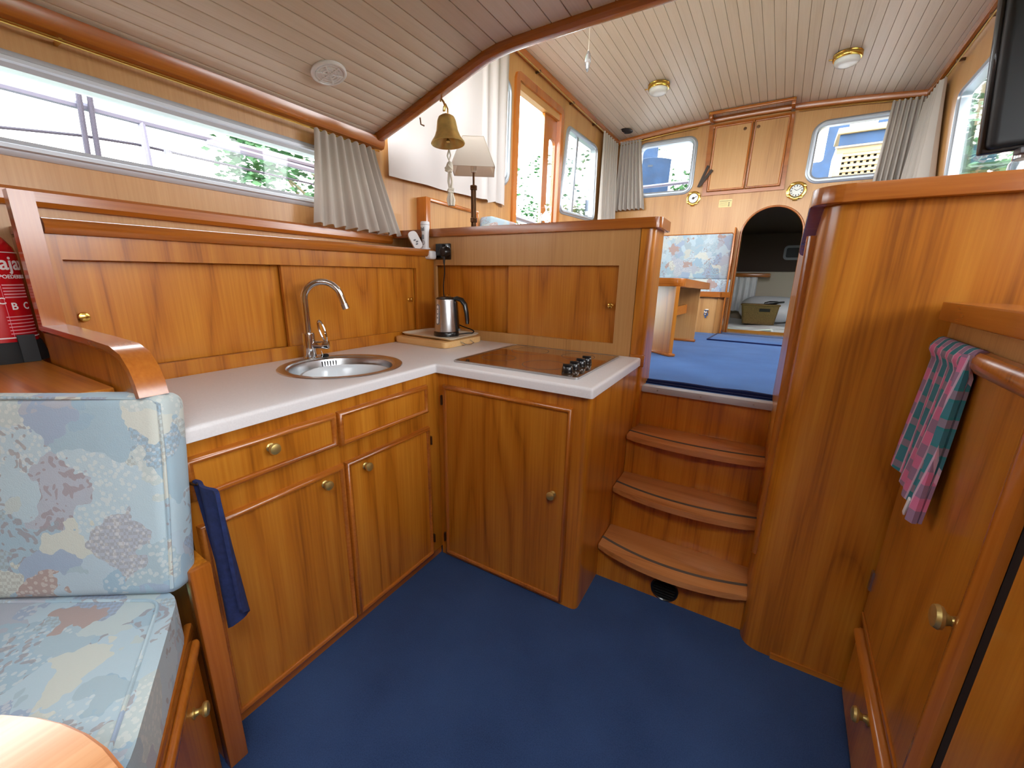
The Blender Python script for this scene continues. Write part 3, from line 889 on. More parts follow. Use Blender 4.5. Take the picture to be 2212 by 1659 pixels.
# ================================================================== tall bulkhead on the right of the steps
rb = thing('tall_bulkhead', (.5, 1.7, 0), 'tall plain teak bulkhead with rounded corner right of the steps', 'bulkhead')
body = rpoly([(.128, 2.10), (.128, 1.432), (1.0, 1.400), (1.0, 1.425), (.17, 1.458), (.15, 2.10)], [0, .065, 0, 0, .05, 0], 10)
obj('panel', MB().prism(body, 'xy', 0, 1.462), 'teak_z', rb)
cp = rpoly([(.100, 1.66), (.093, 1.402), (1.0, 1.369), (1.0, 1.455), (.205, 1.485), (.165, 1.66)], [.02, .085, 0, 0, .06, .02], 8)
capm = MB().prism(cp, 'xy', 1.455, 1.498, .015, 4)
for i_ in range(3): pass
capm.warp(lambda c: Vector((c.x, c.y, c.z - max(0, (c.y - 1.50)) * .75)))
obj('cap_rail', capm, 'trim_x', rb)
obj('corner_moulding', MB().sweep(half_round(.034, .02), [(.124, 1.545, 1.385), (.13, 1.515, .8), (.134, 1.495, .34)], (-1, -.25, 0)), 'trim_z', rb)
obj('floor_trim', MB().box(.22, .42, 1.420, 1.428, 0, .02), 'teak_x', rb)
# ================================================================== unit on the right (toed in)
frame(RU)
ru = thing('right_cabinet', (.6, 1.1, 0), 'teak cabinet with tall door and lower drawer along the right side', 'cabinet')
XA = .415
obj('carcass', MB().box(XA + .02, XA + .045, .30, 1.405, 0, 1.16), 'teak_z', ru)
obj('top_panel', MB().box(XA + .006, XA + .02, .30, 1.405, 1.115, 1.172), 'veneer_z', ru)
for k in range(6):
    obj('vent_slot', MB().box(XA + .003, XA + .0065, 1.295 - .13 * k - .075, 1.295 - .13 * k, 1.1655, 1.1715), 'dark_gap', ru)
obj('cap_rail', MB().prism(rpoly([(XA - .025, .25), (XA - .025, 1.398), (XA + .09, 1.398), (XA + .09, .25)], [0, .03, 0, 0], 5), 'xy', 1.172, 1.214, .016, 4), 'trim_y', ru)
# tall door with a thick rounded edge
dr = obj('tall_door', MB().box(XA - .004, XA + .02, .835, 1.392, .315, 1.100), 'teak_z', ru)
obj('edge_moulding', MB().sweep([(-.022, 0), (-.02, .012), (-.008, .021), (.008, .021), (.02, .012), (.022, 0)], [(XA, .837, .300), (XA, .837, 1.108), (XA, 1.392, 1.108)], (-1, 0, 0)), 'trim_z', dr)
obj('bottom_lip', MB().box(XA - .008, XA + .01, .86, 1.392, .302, .312), 'trim_y', dr)
knob(dr, (XA - .004, .868, .700), (-1, 0, 0), 1.5, 'old_brass')
obj('hinge', MB().box(XA - .009, XA - .003, 1.385, 1.402, .39, .45), 'steel', dr)
dw = obj('drawer', MB().box(XA - .004, XA + .02, .70, 1.385, .022, .262), 'teak_z', ru)
obj('edge_moulding', MB().sweep(half_round(.026, .022), [(XA, .70, .265), (XA, 1.36, .265)], (-1, 0, 0)), 'trim_y', dw)
knob(dw, (XA - .004, 1.115, .205), (-1, 0, 0), 1.35, 'old_brass')
obj('plinth', MB().box(XA + .004, XA + .02, .30, 1.405, 0, .024), 'trim_y', ru)
# second unit nearer the camera with a black gasket
ru2 = thing('fridge_unit', (.6, .6, 0), 'teak fronted fridge door with black gasket at the right edge', 'fridge')
obj('door_panel', MB().box(XA - .006, XA + .0195, .30, .775, .02, 1.10), 'teak_z', ru2)
obj('gasket', MB().box(XA + .001, XA + .0195, .776, .816, .02, 1.10), 'black_rubber', ru2)
# checked tea towel over the tall door
def towel(u, v):
    # u across (after to fore), v over the top of the door and down
    y = 1.375 - .262 * u
    if v < .14:
        t = v / .14
        return Vector((XA + .004 - .020 * t, y, 1.128 + .005 * math.sin(PI * t)))
    t = (v - .14) / .86
    drop = .335 + .03 * u
    out = .016 + .016 * t + .005 * math.sin(u * 11 + 2 * t) * t + .004 * math.sin(u * 23) * (.3 + t)
    if t < .12: out += .010 * math.sin(PI * t / .12)
    return Vector((XA - out, y - .02 * t * u, 1.130 - drop * t - .004))
tw = thing('tea_towel', (XA - .03, 1.28, .7), 'pink and teal checked tea towel hung over the cabinet door', 'towel')
obj('cloth', MB().cloth(towel, 26, 40, .006), 'check_towel', tw, sharp=70)
def layer(u, v):
    return Vector((XA - .024 - .016 * v + .008 * u, 1.127 - .016 * u - .02 * v, 1.122 - .362 * v))
obj('folded_edge', MB().cloth(layer, 4, 24, .010), 'check_towel', tw, sharp=70)
obj('frayed_label', MB().boxm(Matrix.Translation((XA - .046, 1.124, .782)) @ Matrix.Rotation(R(18), 4, 'X'), .004, .012, .045, .001), 'linen', tw)
frame(GAL)

# ================================================================== partition between galley and dinette
pt = thing('partition', (-1.35, .33, 0), 'teak partition with rounded capped end between dinette and worktop', 'partition')
YP0, YP1 = .302, .346
prof_p = rpoly([(-1.66, 0), (-1.004, 0), (-1.004, .60), (-1.16, .62), (-1.16, .992), (-1.074, .992), (-1.08, 1.035), (-1.125, 1.076), (-1.66, 1.085)], [0, 0, .01, 0, 0, 0, .02, .04, 0], 5)
obj('panel', MB().prism(prof_p, 'xz', YP0 + .004, YP1 - .004), 'teak_z', pt)
hw = (YP1 - YP0) / 2 + .003
YPc = (YP0 + YP1) / 2
def cap_run(path):
    nr = []
    for i in range(len(path)):
        a = Vector(path[max(0, i - 1)]); b_ = Vector(path[min(len(path) - 1, i + 1)])
        t = (b_ - a).normalized(); nr.append(Vector((0, 1, 0)).cross(t).normalized())
    return MB().sweep([(-hw, -.012), (hw, -.012), (hw + .002, 0), (hw - .006, .010), (-hw + .006, .010), (-hw - .002, 0)], path, nr)
obj('cap_moulding', cap_run([(-1.65, YPc, 1.092), (-1.30, YPc, 1.088), (-1.155, YPc, 1.084), (-1.11, YPc, 1.072), (-1.082, YPc, 1.048), (-1.068, YPc, 1.022), (-1.062, YPc, .996)]), 'trim_x', pt)
obj('end_post', MB().box(-1.03, -.998, YP0, YP1, 0, .60, .004), 'trim_z', pt)
obj('post', MB().hexa([(-1.66, .300, 1.09), (-1.62, .300, 1.09), (-1.62, .345, 1.09), (-1.66, .345, 1.09), (-1.66, .302, 1.44), (-1.62, .302, 1.44), (-1.62, .347, 1.44), (-1.66, .347, 1.44)]), 'trim_z', pt)
# shelf behind the dinette backrest
sh = MB().prism([(XW + .014, -.9), (-1.45, -.9), (-1.45, .05), (-1.19, .24), (-1.19, .300), (XW + .014, .300)], 'xy', .978, 1.0)
obj('dinette_shelf', sh, 'teak_x', label='teak shelf behind the dinette backrest carrying the extinguisher', cat='shelf')
obj('hull_lining', MB().box(XW + .001, XW + .012, -1.2, .300, 1.0, 1.43), 'dark_wood', label='dark lining panel behind the fire extinguisher', cat='panel')

# ================================================================== fire extinguisher
EX, EY, EZ = -1.79, .245, 1.0
ex = thing('fire_extinguisher', (EX, EY, EZ), 'red fire extinguisher with white print standing on the shelf', 'fire extinguisher')
mE = Matrix.Translation((EX, EY, EZ))
rE = .074
obj('cylinder', MB().lathe([(0, .03), (rE, .03), (rE, .285), (rE - .004, .305), (rE - .018, .33), (rE - .045, .352), (.022, .362), (.02, .385), (0, .386)], mE, 40), 'ext_red', ex)
obj('base_boot', MB().lathe([(0, 0), (rE + .012, 0), (rE + .012, .012), (rE + .004, .05), (rE + .001, .056), (rE - .004, .05), (0, .05)], mE, 40), 'black_rubber', ex)
obj('valve', MB().lathe([(.018, .38), (.024, .385), (.024, .41), (.018, .415), (.016, .44), (0, .442)], mE, 24), 'steel', ex)
obj('handle', MB().tube([(EX, EY, EZ + .43), (EX + .04, EY + .015, EZ + .45), (EX + .085, EY + .03, EZ + .425)], .01, 8).tube([(EX, EY, EZ + .41), (EX + .05, EY + .015, EZ + .402), (EX + .085, EY + .025, EZ + .375)], .008, 8), 'matte_black', ex)
obj('wall_bracket', MB().box(EX + .03, EX + .085, EY + .042, EY + .052, EZ + .001, EZ + .06).box(EX + .075, EX + .086, EY + .02, EY + .052, EZ + .001, EZ + .075), 'matte_black', ex)
def on_can(vs_, fs, ang0, h):
    """wrap flat lettering round the can; ang0 = direction it faces"""
    out = []
    for v in vs_:
        a = ang0 + v.x / rE
        rr = rE + .0006 + v.z
        out.append((EX + rr * math.cos(a), EY + rr * math.sin(a), EZ + h + v.y))
    return out, fs
face = math.atan2(-EY, -EX)
def can_text(txt, size, dang, h, mat='print_white', bold=False):
    v, f = text_geo(txt, size, .0002, bold)
    v, f = on_can(v, f, face + R(dang), h)
    obj('lettering', MB().add(v, f), mat, ex)
def can_band(h0, h1, a0, a1, mat, off=.0008):
    n = 24
    mb = MB()
    mb.surf(lambda u, v: Vector((EX + (rE + off) * math.cos(face + R(a0 + (a1 - a0) * u)), EY + (rE + off) * math.sin(face + R(a0 + (a1 - a0) * u)), EZ + h0 + (h1 - h0) * v)), n, 2)
    obj('print_line', mb, mat, ex)
can_text('ajax', .050, 58, .262, bold=True)
can_text('POEDERBLUSSER', .0135, 62, .228, bold=True)
can_text('ABC', .024, 6, .165, bold=True)
can_text('B  C', .026, 48, .150, bold=True)
for k in range(5): can_band(.205 - .008 * k, .2085 - .008 * k, 24, 70, 'print_pink')
for k in range(6): can_band(.122 - .009 * k, .1245 - .009 * k, 18, 72, 'print_pink')
can_band(.290, .292, -80, 85, 'print_white'); can_band(.066, .069, -80, 85, 'print_white')
can_band(.07, .29, 21.5, 22.2, 'print_pink')

# ================================================================== dinette
frame(GAL)
A = Vector((-.985, .268, 0)); d = Vector((.83, .5577, 0)); nf = Vector((.5577, -.83, 0))
def cush(L, H, T, r, bulge=.012):
    mb = MB()
    mb.box(-L, 0, -T, 0, 0, H, r, 5)
    bmesh.ops.subdivide_edges(mb.bm, edges=[e for e in mb.bm.edges if e.calc_length() > .12], cuts=5, use_grid_fill=True)
    def w(c):
        u = max(0, min(1, -c.x / L)); v = max(0, min(1, c.z / H))
        b_ = bulge * math.sin(PI * u) ** .5 * math.sin(PI * v) ** .5 if 0 < u < 1 and 0 < v < 1 else 0
        return Vector((c.x, c.y + (b_ if c.y > -T / 2 else -b_), c.z))
    return mb.warp(w)
mC = Matrix.Translation(A + Vector((0, 0, .568))) @ Matrix((d, nf, Vector((0, 0, 1)))).transposed().to_4x4() @ Matrix.Rotation(R(9), 4, 'X')
bk = thing('backrest_cushion', A + Vector((-.2, -.15, .568)), 'upright pale blue patterned backrest cushion in the dinette corner', 'cushion')
mb = cush(.62, .442, .078, .028)
mb.warp(lambda c: mC @ c)
obj('cover', mb, 'upholstery', bk, sharp=75)
pp = [mC @ Vector(p) for p in [(-.010, -.004, .02), (-.006, -.004, .2), (-.006, -.004, .32), (-.010, -.006, .422), (-.03, -.008, .432), (-.3, .004, .436), (-.6, -.008, .432)]]
obj('piping', MB().tube(pp, .0035, 6), 'upholstery', bk)
obj('button', MB().lathe([(0, .004), (.014, .006), (.02, .003), (.02, 0), (0, 0)], mC @ look((-.385, .010, .20), (0, 1, 0)), 20), 'upholstery', bk)
# seat cushion
sp = rpoly([(-1.005, .282), (-.655, .083), (-.52, -.28), (-1.45, -.28), (-1.45, .0)], [.05, .05, .02, .02, .02], 5)
sc_ = MB().prism(sp, 'xy', .468, .568, .022, 3)
stc = thing('seat_cushion', (-1.1, .05, .468), 'pale patterned dinette seat cushion below the backrest', 'cushion')
obj('cover', sc_, 'upholstery', stc, sharp=75)
pe = inset(sp, .03)
obj('piping', MB().tube([(x, y, .569) for x, y in pe], .0035, 6, closed=True), 'upholstery', stc)
# bench base with its door
bb = thing('dinette_bench', (-1.1, .05, 0), 'teak dinette bench base with a small door facing the passage', 'bench')
be = Vector((.866, -.5, 0)); bn = Vector((.5, .866, 0))
P0 = Vector((-1.02, .29, 0))
mB_ = Matrix.Translation(P0) @ Matrix((be, bn, Vector((0, 0, 1)))).transposed().to_4x4()
obj('front_panel', MB().boxm(mB_ @ Matrix.Translation((.33, -.016, .222)), .66, .022, .444), 'teak_z', bb)
obj('seat_board', MB().prism(inset(sp, .012), 'xy', .446, .467), 'teak_x', bb)
obj('top_rail', MB().boxm(mB_ @ Matrix.Translation((.32, -.002, .452)), .64, .016, .030, .005), 'trim_x', bb)
bd = obj('door', MB().boxm(mB_ @ Matrix.Translation((.33, .000, .215)), .62, .012, .41), 'teak_z', bb)
obj('edge_moulding', MB().boxm(mB_ @ Matrix.Translation((.33, .008, .424)), .62, .020, .026, .009, 3), 'trim_x', bd)
knob(bd, mB_ @ Vector((.125, .006, .335)), bn, 1.1, 'old_brass')
# dinette table
dt = thing('dinette_table', (-.53, -.38, 0), 'rounded varnished dinette table top at the lower left', 'table')
el = [(-.53 + .40 * math.cos(a), -.36 + .425 * math.sin(a)) for a in [2 * PI * k / 64 for k in range(64)]]
tp_ = MB().prism(el, 'xy', .692, .722, .008, 3)
obj('table_top', tp_, 'tabletop', dt)
obj('edge_band', MB().plate([(x * 1.0, y) for x, y in inset(el, -.004)], [inset(el, .004)], lambda u, v, w: (u, v, w), .694, .716), 'trim_x', dt)
obj('leg', MB().lathe([(0, 0), (.16, 0), (.15, .02), (.035, .04), (.03, .66), (.09, .69), (0, .69)], Matrix.Translation((-.53, -.38, 0)), 24), 'trim_z', dt)
# navy towel on the partition end
def nav(u, v):
    w_ = .115 - .02 * v
    x = -1.070 + w_ * u * (1.0 - .0 * v) + .018 * v
    return Vector((x, .372 + .012 * math.sin(u * 10) * (.3 + v) + .01 * v, .78 - (.33 + .055 * (1 - abs(2 * u - .9))) * v))
nt_ = thing('hand_towel', (-1.02, .372, .4), 'navy blue terry hand towel hanging at the worktop end', 'towel')
obj('cloth', MB().cloth(nav, 16, 22, .008), 'navy_cloth', nt_, sharp=70)
obj('hanging_loop', MB().tube([(-1.035, .39, .55), (-1.025, .392, .535), (-1.02, .392, .52), (-1.026, .392, .512), (-1.03, .392, .52)], .002, 6), 'navy_cloth', nt_)
obj('hook', MB().tube([(-1.075, .358, .775), (-1.06, .368, .77), (-1.05, .368, .775)], .0025, 8), 'bronze', nt_)
# ================================================================== things on the worktop
frame(GAL)
# chopping board, tray, kettle
cbd = thing('chopping_board', (-1.46, 1.69, zc), 'thick pale wooden chopping board under the tray', 'chopping board')
bl = rpoly([(-1.645, 1.555), (-1.277, 1.535), (-1.277, 1.855), (-1.645, 1.865)], .03, 5)
obj('board', MB().prism(bl, 'xy', zc + .001, zc + .031, .007, 3), 'beech', cbd)
obj('ring_handle', MB().tube([(-1.279, 1.66, zc + .022), (-1.25, 1.665, zc + .010), (-1.243, 1.70, zc + .007), (-1.25, 1.738, zc + .010), (-1.279, 1.742, zc + .022)], .0028, 8), 'chrome', cbd)
tr = thing('tray', (-1.46, 1.70, zc + .032), 'cream melamine tray with raised rim under the kettle', 'tray')
tl = rpoly([(-1.64, 1.60), (-1.262, 1.565), (-1.285, 1.845), (-1.64, 1.86)], .04, 6)
mb = MB()
rings = []
for dd_, h in ((.025, .0), (.016, .002), (0.0, .014), (-.004, .015), (-.004, .013), (.012, .0035), (.022, .0035)):
    rings.append([mb.bm.verts.new((u, v, zc + .033 + h)) for u, v in inset(tl, dd_)])
for Aq, Bq in zip(rings, rings[1:]):
    n = len(Aq)
    for k in range(n): mb.bm.faces.new((Aq[k], Aq[(k + 1) % n], Bq[(k + 1) % n], Bq[k]))
mb.bm.faces.new(rings[0]); mb.bm.faces.new(rings[-1][::-1])
obj('tray_body', mb, 'melamine_tray', tr)
kz = zc + .0375
kx, ky = -1.415, 1.715
kt = thing('kettle', (kx, ky, kz), 'brushed steel electric kettle with black handle on the tray', 'kettle')
mK = Matrix.Translation((kx, ky, kz))
obj('base_plate', MB().lathe([(0, 0), (.067, 0), (.068, .006), (.066, .02), (.063, .024), (0, .024)], mK, 40), 'black_plastic', kt)
obj('body', MB().lathe([(.0, .025), (.0635, .025), (.0635, .03), (.054, .185), (.052, .192), (0, .192)], mK, 48), 'brushed_steel', kt)
obj('lid', MB().lathe([(.051, .191), (.051, .196), (.042, .203), (.02, .206), (0, .206)], mK, 40), 'black_plastic', kt)
hd = Vector((.94, .34, 0)).normalized()
hp = [Vector((kx, ky, kz + z)) + hd * r for r, z in ((.036, .192), (.062, .198), (.088, .19), (.106, .165), (.114, .125), (.118, .085), (.118, .066))]
obj('handle', MB().tube(hp, [.012, .016, .0175, .017, .0155, .014, .012], 12, flat=.75), 'black_plastic', kt)
mh = look(Vector((kx, ky, kz + .105)) + hd * .056, hd)
obj('handle_spine', MB().boxm(mh @ Matrix.Rotation(R(-4), 4, 'X'), .038, .16, .02, .006), 'black_plastic', kt)
obj('switch', MB().boxm(look(Vector((kx, ky, kz + .034)) + hd * .072, hd), .022, .010, .012, .003), 'grey_plastic', kt)
gd = Vector((-.05, -1, 0)).normalized()
gd = Vector((.12, -.99, 0)).normalized()
wv = Vector((-gd.y, gd.x, 0))
def gaugept(a, b, o):
    r = .0635 - (.0095 / .155) * (b - .03) + o
    ang = math.atan2(gd.y, gd.x) - a / r
    return Vector((kx + r * math.cos(ang), ky + r * math.sin(ang), kz + b))
lp = rrect(-.011, .011, .062, .168, .0105, 6)
mb = MB(); vv = [mb.bm.verts.new(gaugept(a + .014, b, .003)) for a, b in lp]; v2 = [mb.bm.verts.new(gaugept(a + .014, b, -.001)) for a, b in lp]
mb.bm.faces.new(vv)
for k in range(len(lp)): mb.bm.faces.new((vv[k], vv[(k + 1) % len(lp)], v2[(k + 1) % len(lp)], v2[k]))
obj('water_gauge', mb, 'grey_plastic', kt)
lp = rrect(-.007, .007, .068, .162, .0068, 6)
mb = MB(); mb.bm.faces.new([mb.bm.verts.new(gaugept(a + .014, b, .0036)) for a, b in lp])
obj('gauge_window', mb, 'white_plastic', kt)
for h in (.095, .115, .14):
    mb = MB(); mb.bm.faces.new([mb.bm.verts.new(gaugept(a + .014, b, .0042)) for a, b in ((-.003, h), (.003, h), (.003, h + .006), (-.003, h + .006))])
    obj('gauge_mark', mb, 'print_dark', kt)
# socket, plug, cord, handset in its charger
so = thing('wall_socket', (-1.56, YB - .005, 1.34), 'black double wall socket on the bulkhead above the kettle', 'socket')
obj('plate', MB().box(-1.632, -1.525, YB - .008, YB, 1.345, 1.432, .003), 'black_plastic', so)
obj('switch_rocker', MB().box(-1.544, -1.536, YB - .012, YB - .006, 1.405, 1.42, .001), 'chrome', so)
obj('adaptor', MB().box(-1.615, -1.565, YB - .03, YB - .008, 1.365, 1.43, .006), 'matte_black', so)
pl = thing('kettle_plug', (-1.552, YB - .03, 1.35), 'round black plug of the kettle in the socket', 'plug')
obj('plug_body', MB().lathe([(0, 0), (.03, 0), (.031, .012), (.026, .03), (.02, .036), (0, .037)], look((-1.552, YB - .008, 1.386), (0, -1, 0)), 24), 'black_plastic', pl)
obj('cord_grip', MB().tube([(-1.552, YB - .03, 1.365), (-1.552, YB - .032, 1.33), (-1.551, YB - .032, 1.318)], [.008, .006, .004], 10), 'black_plastic', pl)
cpts = []
key = [(-1.551, YB - .032, 1.32), (-1.552, YB - .03, 1.27), (-1.562, YB - .028, 1.21), (-1.561, YB - .03, 1.16), (-1.545, YB - .04, 1.11), (-1.505, YB - .05, 1.04), (-1.44, YB - .055, .99), (-1.33, YB - .07, .966), (-1.305, YB - .10, .956), (-1.318, YB - .13, .956), (-1.345, 1.735, .953)]
for i in range(len(key) - 1):
    p0 = Vector(key[max(0, i - 1)]); p1 = Vector(key[i]); p2 = Vector(key[i + 1]); p3 = Vector(key[min(len(key) - 1, i + 2)])
    for k in range(6):
        t = k / 6
        cpts.append(.5 * ((2 * p1) + (p2 - p0) * t + (2 * p0 - 5 * p1 + 4 * p2 - p3) * t * t + (3 * p1 - p0 - 3 * p2 + p3) * t ** 3))
cpts.append(Vector(key[-1]))
obj('cord', MB().tube(cpts, .0032, 8), 'black_rubber', pl)
hs = thing('torch_handset', (-1.66, YB - .04, 1.34), 'white rechargeable torch standing in its white plug-in charger', 'torch')
obj('charger', MB().box(-1.705, -1.612, YB - .075, YB - .02, 1.345, 1.392, .012, 3), 'white_plastic', hs)
obj('charger_shoulder', MB().lathe([(0, 0), (.03, 0), (.026, .022), (0, .024)], Matrix.Translation((-1.672, YB - .047, 1.386)), 20), 'white_plastic', hs)
obj('barrel', MB().lathe([(0, 0), (.0185, 0), (.0185, .04), (.0205, .10), (.0245, .125), (.0255, .150), (.023, .156), (0, .157)], Matrix.Translation((-1.668, YB - .050, 1.392)), 28), 'white_plastic', hs)
obj('head_seam', MB().lathe([(.0248, .138), (.0256, .138), (.0256, .140), (.0248, .140)], Matrix.Translation((-1.668, YB - .050, 1.392)), 28), 'grey_plastic', hs)
obj('lens_badge', MB().box(-1.680, -1.656, YB - .0735, YB - .070, 1.497, 1.518, .002), 'grey_plastic', hs)
obj('switch', MB().box(-1.677, -1.661, YB - .0725, YB - .069, 1.452, 1.478, .002), 'grey_plastic', hs)
obj('logo_ring', MB().lathe([(.010, 0), (.012, 0), (.012, .001), (.010, .001)], look((-1.667, YB - .0715, 1.434), (0, -1, 0)), 20), 'grey_plastic', hs)
# oval white remote leaning on the locker ledge
rm = thing('remote_control', (-1.70, 1.80, 1.392), 'oval white remote control leaning against the wall on the ledge', 'remote control')
mR = look((-1.700, 1.805, 1.444), (.72, -.62, .3)) @ Matrix.Rotation(R(24), 4, 'Z')
obj('body', MB().prism(rpoly([(-.026, -.052), (.026, -.052), (.026, .052), (-.026, .052)], .025, 7), 'xy', -.011, .011, .006, 3).warp(lambda c: mR @ c), 'white_plastic', rm)
for (a, b) in ((-.004, .0), (.004, -.012), (-.003, -.024)):
    obj('button', MB().lathe([(0, 0), (.006, 0), (.005, .002), (0, .0022)], mR @ Matrix.Translation((a, b, .0108)), 14, 1.3, .8), 'grey_plastic', rm)

# ================================================================== curtain at the galley window
def curtain_surf(top, bot, ztop, zbot, folds, amp_t, amp_b, seed=0, sway=0.0):
    """top/bot: ((x, y) start, (x, y) end); folds run out at right angles to the line"""
    rnd = random.Random(seed)
    ph = [rnd.uniform(-.5, .5) for _ in range(40)]
    def f(u, v):
        a = Vector(top[0]).lerp(Vector(top[1]), u); b = Vector(bot[0]).lerp(Vector(bot[1]), u)
        p = a.lerp(b, v ** 1.15)
        dline = (Vector(top[1]) - Vector(top[0])).normalized(); nn = Vector((dline.y, -dline.x))
        w = u * folds
        i = int(min(39, w)); fr = w - i
        phase = w + .16 * ph[i] * math.sin(PI * fr)
        amp = amp_t + (amp_b - amp_t) * v
        o = amp * math.sin(2 * PI * phase) + .4 * amp * math.sin(4.3 * phase + ph[i % 7] * 3) * v
        q = p + nn * o
        zb = zbot + .006 * math.sin(2 * PI * phase) + sway * u
        zt_ = ztop + .004 * math.sin(4 * PI * phase)
        return Vector((q.x, q.y, zt_ + (zb - zt_) * v))
    return f
def curtain(name, f, label, mat='curtain_cloth', nu=150, nv=24, group=None, base=None, hem=None):
    t = thing(name, base, label, 'curtain', group)
    obj('cloth', MB().cloth(f, nu, nv, .0018), mat, t, sharp=80)
    return t
c = curtain('curtain', curtain_surf(((-1.905, 1.375), (-1.905, 1.735)), ((-1.885, 1.315), (-1.885, 1.885)), 1.915, 1.488, 8, .012, .019, 3, -.006), 'grey linen curtain gathered at the after end of the galley window', base=(-1.89, 1.6, 1.49))

# ================================================================== round speaker grille in the sloping deckhead
sx_, sy_ = -1.694, 1.318
mG = look((sx_, sy_, ceil_z(sx_) + .0), (.313, 0, -.95))
sg = thing('ceiling_speaker', (sx_, sy_, ceil_z(sx_) - .02), 'round white speaker grille on the galley ceiling', 'speaker')
obj('rim', MB().lathe([(.0, .001), (.072, .001), (.072, .006), (.066, .011), (.060, .011), (.058, .007), (0, .007)], mG, 48), 'white_plastic', sg)
for k in range(4):
    rr = .054 - .013 * k
    obj('grille_ring', MB().lathe([(rr, .007), (rr, .010), (rr - .0055, .010), (rr - .0055, .007)], mG, 40), 'grey_plastic' if False else 'white_plastic', sg)
for k in range(3):
    obj('spoke', MB().boxm(mG @ Matrix.Rotation(R(20 + 60 * k), 4, 'Z') @ Matrix.Translation((0, 0, .0095)), .112, .006, .004), 'white_plastic', sg)

# ================================================================== brass bell on the deckhead edge
bx, by = -1.485, YE + .022
be_ = thing('ship_bell', (bx, by, 1.9), 'brass ship bell with knotted rope hanging from the ceiling edge', 'bell')
mbell = Matrix.Translation((bx + .02, by, 1.905)) @ Matrix.Rotation(R(-4), 4, 'Y') @ Matrix.Scale(.86, 4)
bp = [(.098, 0), (.1, .003), (.096, .012), (.078, .036), (.064, .07), (.058, .105), (.054, .125), (.046, .142), (.03, .152), (.012, .156), (.008, .162), (.0, .163)]
inner = [(0, .146), (.026, .144), (.04, .134), (.048, .12), (.053, .1), (.058, .07), (.071, .036), (.088, .012), (.094, .002), (.098, 0)]
obj('bell_body', MB().lathe(inner + bp[1:], mbell, 48), 'old_brass', be_)
obj('hanger', MB().tube([(bx - .03, by + .006, ceil_z(bx - .03) - .03), (bx - .02, by + .004, 2.115), (bx - .002, by, 2.095), (bx + .006, by, 2.075), (bx - .002, by + .004, 2.058)], .005, 10), 'old_brass', be_)
obj('shackle', MB().tube([(bx + .004, by - .012, 2.05), (bx + .01, by - .014, 2.07), (bx + .008, by, 2.086), (bx + .01, by + .014, 2.07), (bx + .012, by + .012, 2.05)], .004, 8), 'brass', be_)
obj('clapper', MB().lathe([(0, -.012), (.010, -.008), (.013, 0), (.010, .008), (.004, .014), (.004, .12), (0, .12)], mbell @ Matrix.Translation((.004, -.004, .012)), 16), 'old_brass', be_)
rx, ry = bx + .028, by - .002
rope = [(rx, ry, 1.876), (rx - .004, ry, 1.845), (rx + .004, ry - .006, 1.82), (rx, ry, 1.80)]
obj('rope_loop', MB().tube([(rx - .002, ry, 1.878), (rx - .012, ry, 1.85), (rx - .002, ry, 1.825), (rx + .009, ry, 1.85), (rx + .001, ry, 1.877)], .004, 8), 'rope_white', be_)
obj('rope_knot', MB().lathe([(0, 0), (.014, .006), (.02, .02), (.019, .036), (.013, .05), (.006, .056), (0, .057)], Matrix.Translation((rx, ry, 1.768)), 14, 1.0, .8).tube([(rx - .017, ry - .012, 1.79), (rx + .008, ry - .017, 1.80), (rx + .019, ry - .008, 1.785), (rx + .002, ry - .018, 1.775), (rx - .015, ry - .012, 1.782)], .006, 8), 'rope_white', be_)
obj('rope_strands', MB().tube([(rx - .004, ry, 1.77), (rx - .006, ry - .003, 1.73), (rx + .002, ry, 1.685)], .006, 8).tube([(rx + .006, ry, 1.77), (rx + .012, ry + .003, 1.73), (rx + .010, ry, 1.685)], .006, 8), 'rope_white', be_)
obj('lower_knot', MB().tube([(rx - .012, ry, 1.688), (rx + .006, ry - .014, 1.692), (rx + .022, ry, 1.69), (rx + .006, ry + .012, 1.686)], .007, 8, closed=True).tube([(rx - .010, ry, 1.676), (rx + .006, ry - .014, 1.680), (rx + .020, ry, 1.677), (rx + .006, ry + .012, 1.674)], .007, 8, closed=True), 'rope_white', be_)
mb = MB()
for k in range(6):
    a = 2 * PI * k / 6
    mb.tube([(rx + .006 + .005 * math.cos(a), ry + .005 * math.sin(a), 1.68), (rx + .006 + .017 * math.cos(a), ry + .015 * math.sin(a), 1.64), (rx + .008 + .014 * math.cos(a), ry + .012 * math.sin(a), 1.612)], [.006, .009, .006], 7)
obj('tassel', mb, 'rope_white', be_)
obj('screw_hook', MB().tube([(-1.66, YE + .035, ceil_z(-1.66) - .03), (-1.66, YE + .04, ceil_z(-1.66) - .06), (-1.655, YE + .06, ceil_z(-1.66) - .062)], .004, 8), 'bronze', label='small dark hook under the ceiling edge left of the bell', cat='hook')

